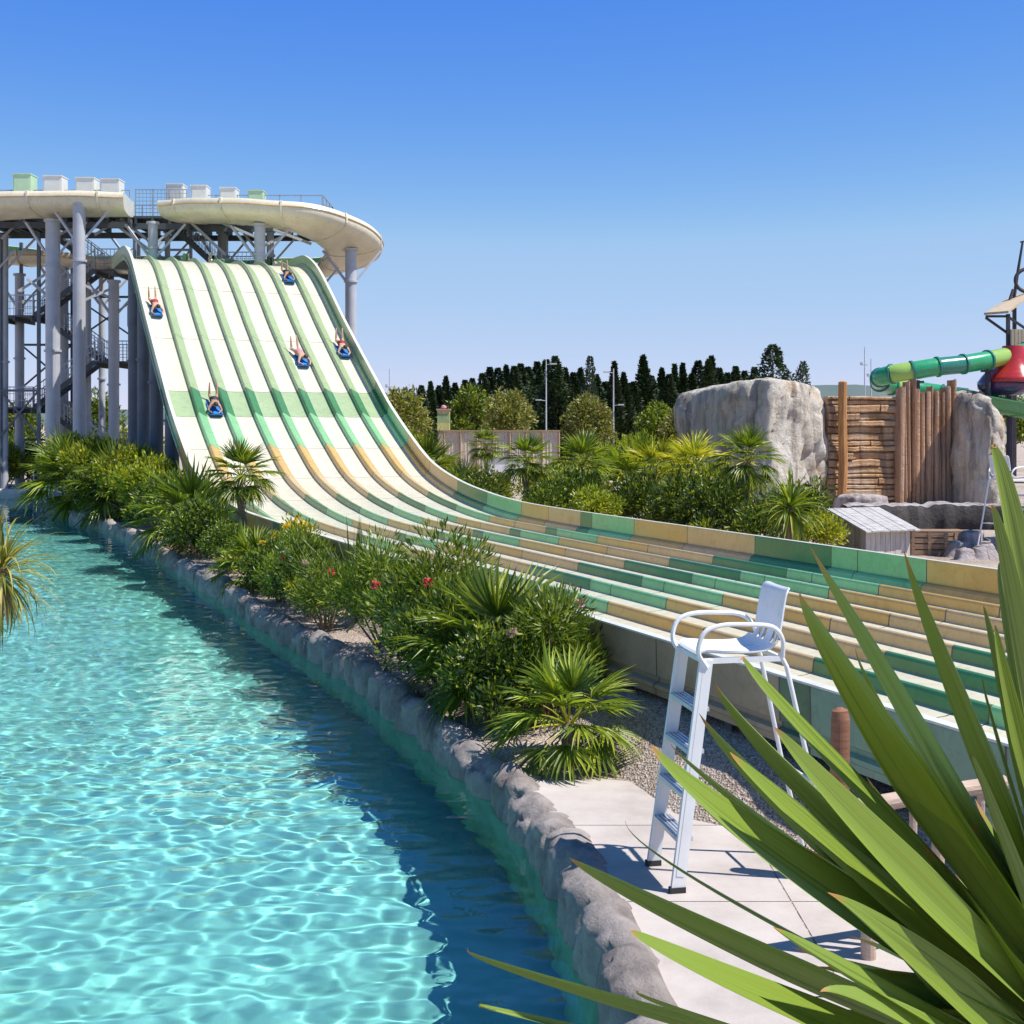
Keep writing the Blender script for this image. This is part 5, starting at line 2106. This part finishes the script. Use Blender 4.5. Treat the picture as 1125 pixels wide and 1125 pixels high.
L.new(ms.outputs[0], N['Material Output'].inputs['Surface'])
M_SWORD = m

YC = at(1195, 1135, 2.15)                       # heart of the rosette
yc = thing('yucca', 'large sword-leaved yucca filling the near right corner, its leaf tips dried orange', 'plant', (YC.x, YC.y, 0))
mb = MB()
mb.tube([(YC.x + .04, YC.y, 0), (YC.x - .03, YC.y + .02, .9), (YC.x + .02, YC.y, 1.7), tuple(YC - V((0, 0, .05)))], [.11, .09, .085, .08], 12)
mb.build('stem', M_PTRUNK, yc)


def sword(tip, mid, base_, width, tilt, fold=.22, nseg=22, roll=0.0):
    """one leaf as its own mesh: bezier spine, channelled section, thickness at the keel, (across, along) stored for the veins"""
    tip, mid, base_ = V(tip), V(mid), V(base_)
    mid = mid.lerp(base_.lerp(tip, (mid - base_).length / ((tip - mid).length + (mid - base_).length)), .55)
    ctrl = mid * 2 - (tip + base_) * .5
    vs, fs, uv = [], [], []
    nx = 6
    for i in range(nseg + 1):
        t = i / nseg
        p = base_ * (1 - t) ** 2 + ctrl * 2 * t * (1 - t) + tip * t * t
        d = ((ctrl - base_) * (1 - t) + (tip - ctrl) * t).normalized()
        view = (p - V((0, 0, CAMZ))).normalized()
        nrm = -(view - d * view.dot(d)).normalized()          # broad side turned to a chosen tilt about the spine
        if i == 0:
            best = None
            for q in range(-12, 13):
                a_ = q / 12 * 1.05
                val = (Matrix.Rotation(a_, 3, d) @ nrm).dot(S) * tilt - .06 * abs(a_)
                if best is None or val > best[0]:
                    best = (val, a_)
            turn = best[1]
        nrm = Matrix.Rotation(turn + roll + .35 * roll * math.sin(t * 5), 3, d) @ nrm
        p = p + nrm * (width * .12 * math.sin(t * 4.2 + roll * 20) * t)
        side = d.cross(nrm)
        wd = width * 1.36 * (.62 + .38 * math.sin(min(1, t / .42) * 1.5708)) * (1 - max(0, (t - .34) / .66) ** 1.1)
        wd = max(wd, .0012)
        for j in range(nx + 1):
            q = j / nx * 2 - 1
            vs.append(p + side * (q * wd * .5) + nrm * (fold * wd * (abs(q) - .5)))
            uv.append((j / nx, t))
    for i in range(nseg):
        for j in range(nx):
            a = i * (nx + 1) + j
            fs.append((a, a + 1, a + nx + 2, a + nx + 1))
    me = bpy.data.meshes.new('leaf')
    O5 = ORG[yc.name]
    me.from_pydata([tuple(V(v) - O5) for v in vs], [], fs)
    me.polygons.foreach_set('use_smooth', [True] * len(fs))
    at2 = me.attributes.new('leafuv', 'FLOAT_VECTOR', 'POINT')
    k = rnd.uniform(0, 50)
    at2.data.foreach_set('vector', [c for a, b in uv for c in (a + k, b, 0)])
    me.materials.append(M_SWORD)
    o = bpy.data.objects.new('leaf', me)
    COL.objects.link(o)
    o.parent = yc
    return o


# tip, a point half way (photo pixels), width in pixels, turn about the spine, distances of tip and middle
UP, DN = 1.0, -1.0
LEAVES = [((1092, 490), (1118, 625), 50, UP, 1.95, 2.0), ((1086, 556), (1116, 690), 36, UP, 1.80, 1.9), ((1098, 520), (1140, 690), 30, DN, 2.15, 2.15),
          ((896, 597), (1000, 790), 64, DN, 2.0, 2.05), ((880, 650), (950, 800), 56, -.25, 1.85, 1.95), ((993, 605), (1062, 760), 44, DN, 2.2, 2.2), ((1099, 618), (1112, 720), 18, DN, 2.35, 2.3),
          ((1080, 665), (1108, 770), 20, DN, 2.3, 2.25), ((1090, 686), (1115, 790), 26, UP, 2.05, 2.1), ((813, 723), (905, 828), 46, UP, 1.9, 1.98), ((846, 799), (945, 925), 52, UP, 1.75, 1.85),
          ((783, 753), (880, 870), 36, DN, 2.2, 2.2), ((766, 786), (880, 918), 40, DN, 2.1, 2.12), ((709, 819), (850, 955), 54, UP, 1.72, 1.82), ((738, 817), (850, 925), 16, DN, 2.25, 2.2),
          ((688, 902), (800, 1012), 8, DN, 2.1, 2.1), ((764, 872), (850, 965), 8, DN, 2.2, 2.15), ((626, 948), (800, 1022), 44, -.45, 1.75, 1.85), ((690, 1023), (830, 1100), 40, UP, 1.7, 1.8), ((515, 1042), (680, 1112), 20, DN, 1.8, 1.9),
          ((545, 1109), (650, 1135), 10, UP, 1.75, 1.85), ((849, 1019), (970, 1085), 36, UP, 1.68, 1.8), ((705, 1090), (800, 1130), 15, DN, 1.8, 1.9), ((803, 826), (915, 950), 46, UP, 1.8, 1.88), ((940, 712), (990, 840), 15, DN, 2.15, 2.15),
          ((1067, 833), (1098, 905), 18, UP, 1.95, 2.0), ((1080, 748), (1098, 830), 9, UP, 2.0, 2.05), ((955, 850), (1050, 975), 62, DN, 2.2, 2.2), ((1020, 840), (1085, 960), 60, DN, 2.28, 2.22), ((885, 935), (1010, 1030), 60, DN, 2.12, 2.15),
          ((905, 985), (1030, 1060), 54, UP, 1.78, 1.88), ((1070, 900), (1120, 1000), 58, DN, 2.1, 2.12), ((960, 1020), (1070, 1080), 56, DN, 2.0, 2.05), ((1010, 930), (1090, 1030), 58, DN, 2.0, 2.05), ((900, 1085), (1020, 1115), 40, UP, 1.7, 1.8)]
for i, (tp, md, wpx, tilt, yt, ym) in enumerate(LEAVES):
    bs_ = at(1192, interp([(490, 1075), (800, 1150), (950, 1205), (1110, 1260)], tp[1]), 2.15)   # older leaves sit lower on the stem
    d = (at(*md, ym) - bs_).normalized()
    sword(at(*tp, yt), at(*md, ym), bs_ + d * .03, wpx / F * ym, tilt, roll=.15 * math.sin(i * 3.7), fold=.24 + .1 * math.sin(i * 1.3))
r3 = random.Random(8)
for i in range(15):                              # the dense heart: shorter leaves behind the long ones
    u = lerp(820, 1120, (i + .5) / 15) + r3.uniform(-18, 18)
    v = interp([(820, 1095), (900, 1030), (980, 960), (1060, 900), (1120, 860)], u) + r3.uniform(-30, 60)
    Yt = r3.uniform(2.2, 2.45)
    tp = at(u, v, Yt)
    sword(tp, tp.lerp(YC, .5) + V((0, 0, .02)), YC + (tp - YC).normalized() * .04, r3.uniform(44, 62) / F * 2.2, DN if i % 3 else UP, fold=r3.uniform(.15, .35), roll=r3.uniform(-.3, .3))
k = 0
while k < 20:                                    # the far side of the rosette, outside the picture
    el, az = r3.uniform(-.7, .9), r3.uniform(-1.3, 2.2)
    d = V((math.cos(el) * math.cos(az), math.cos(el) * math.sin(az), math.sin(el)))
    L_ = r3.uniform(.65, .9)
    tp = YC + d * L_ + V((0, 0, -.12))
    if tp.y < .6:
        continue
    if 562.5 + F * tp.x / tp.y < 1160 or 562.5 + F * (YC + d * .4).x / (YC + d * .4).y < 1160:
        continue
    sword(tp, YC + d * L_ * .5, YC + d * .04, r3.uniform(.05, .085), r3.uniform(-.6, .6))
    k += 1

cb = make_sword('cordyline', 'yellowish cordyline with drooping ribbon leaves at the left edge over the pool', 2.1, 130, .66, .03, leafmat('ribbon_leaf', (.24, .25, .05), (.56, .46, .16), .4, .45), random.Random(4), 1.4, -1.15, 1.3, lean=.42, dry=14, k=5, tr=.07)
cb.location = (-5.22, 12.0, 0)
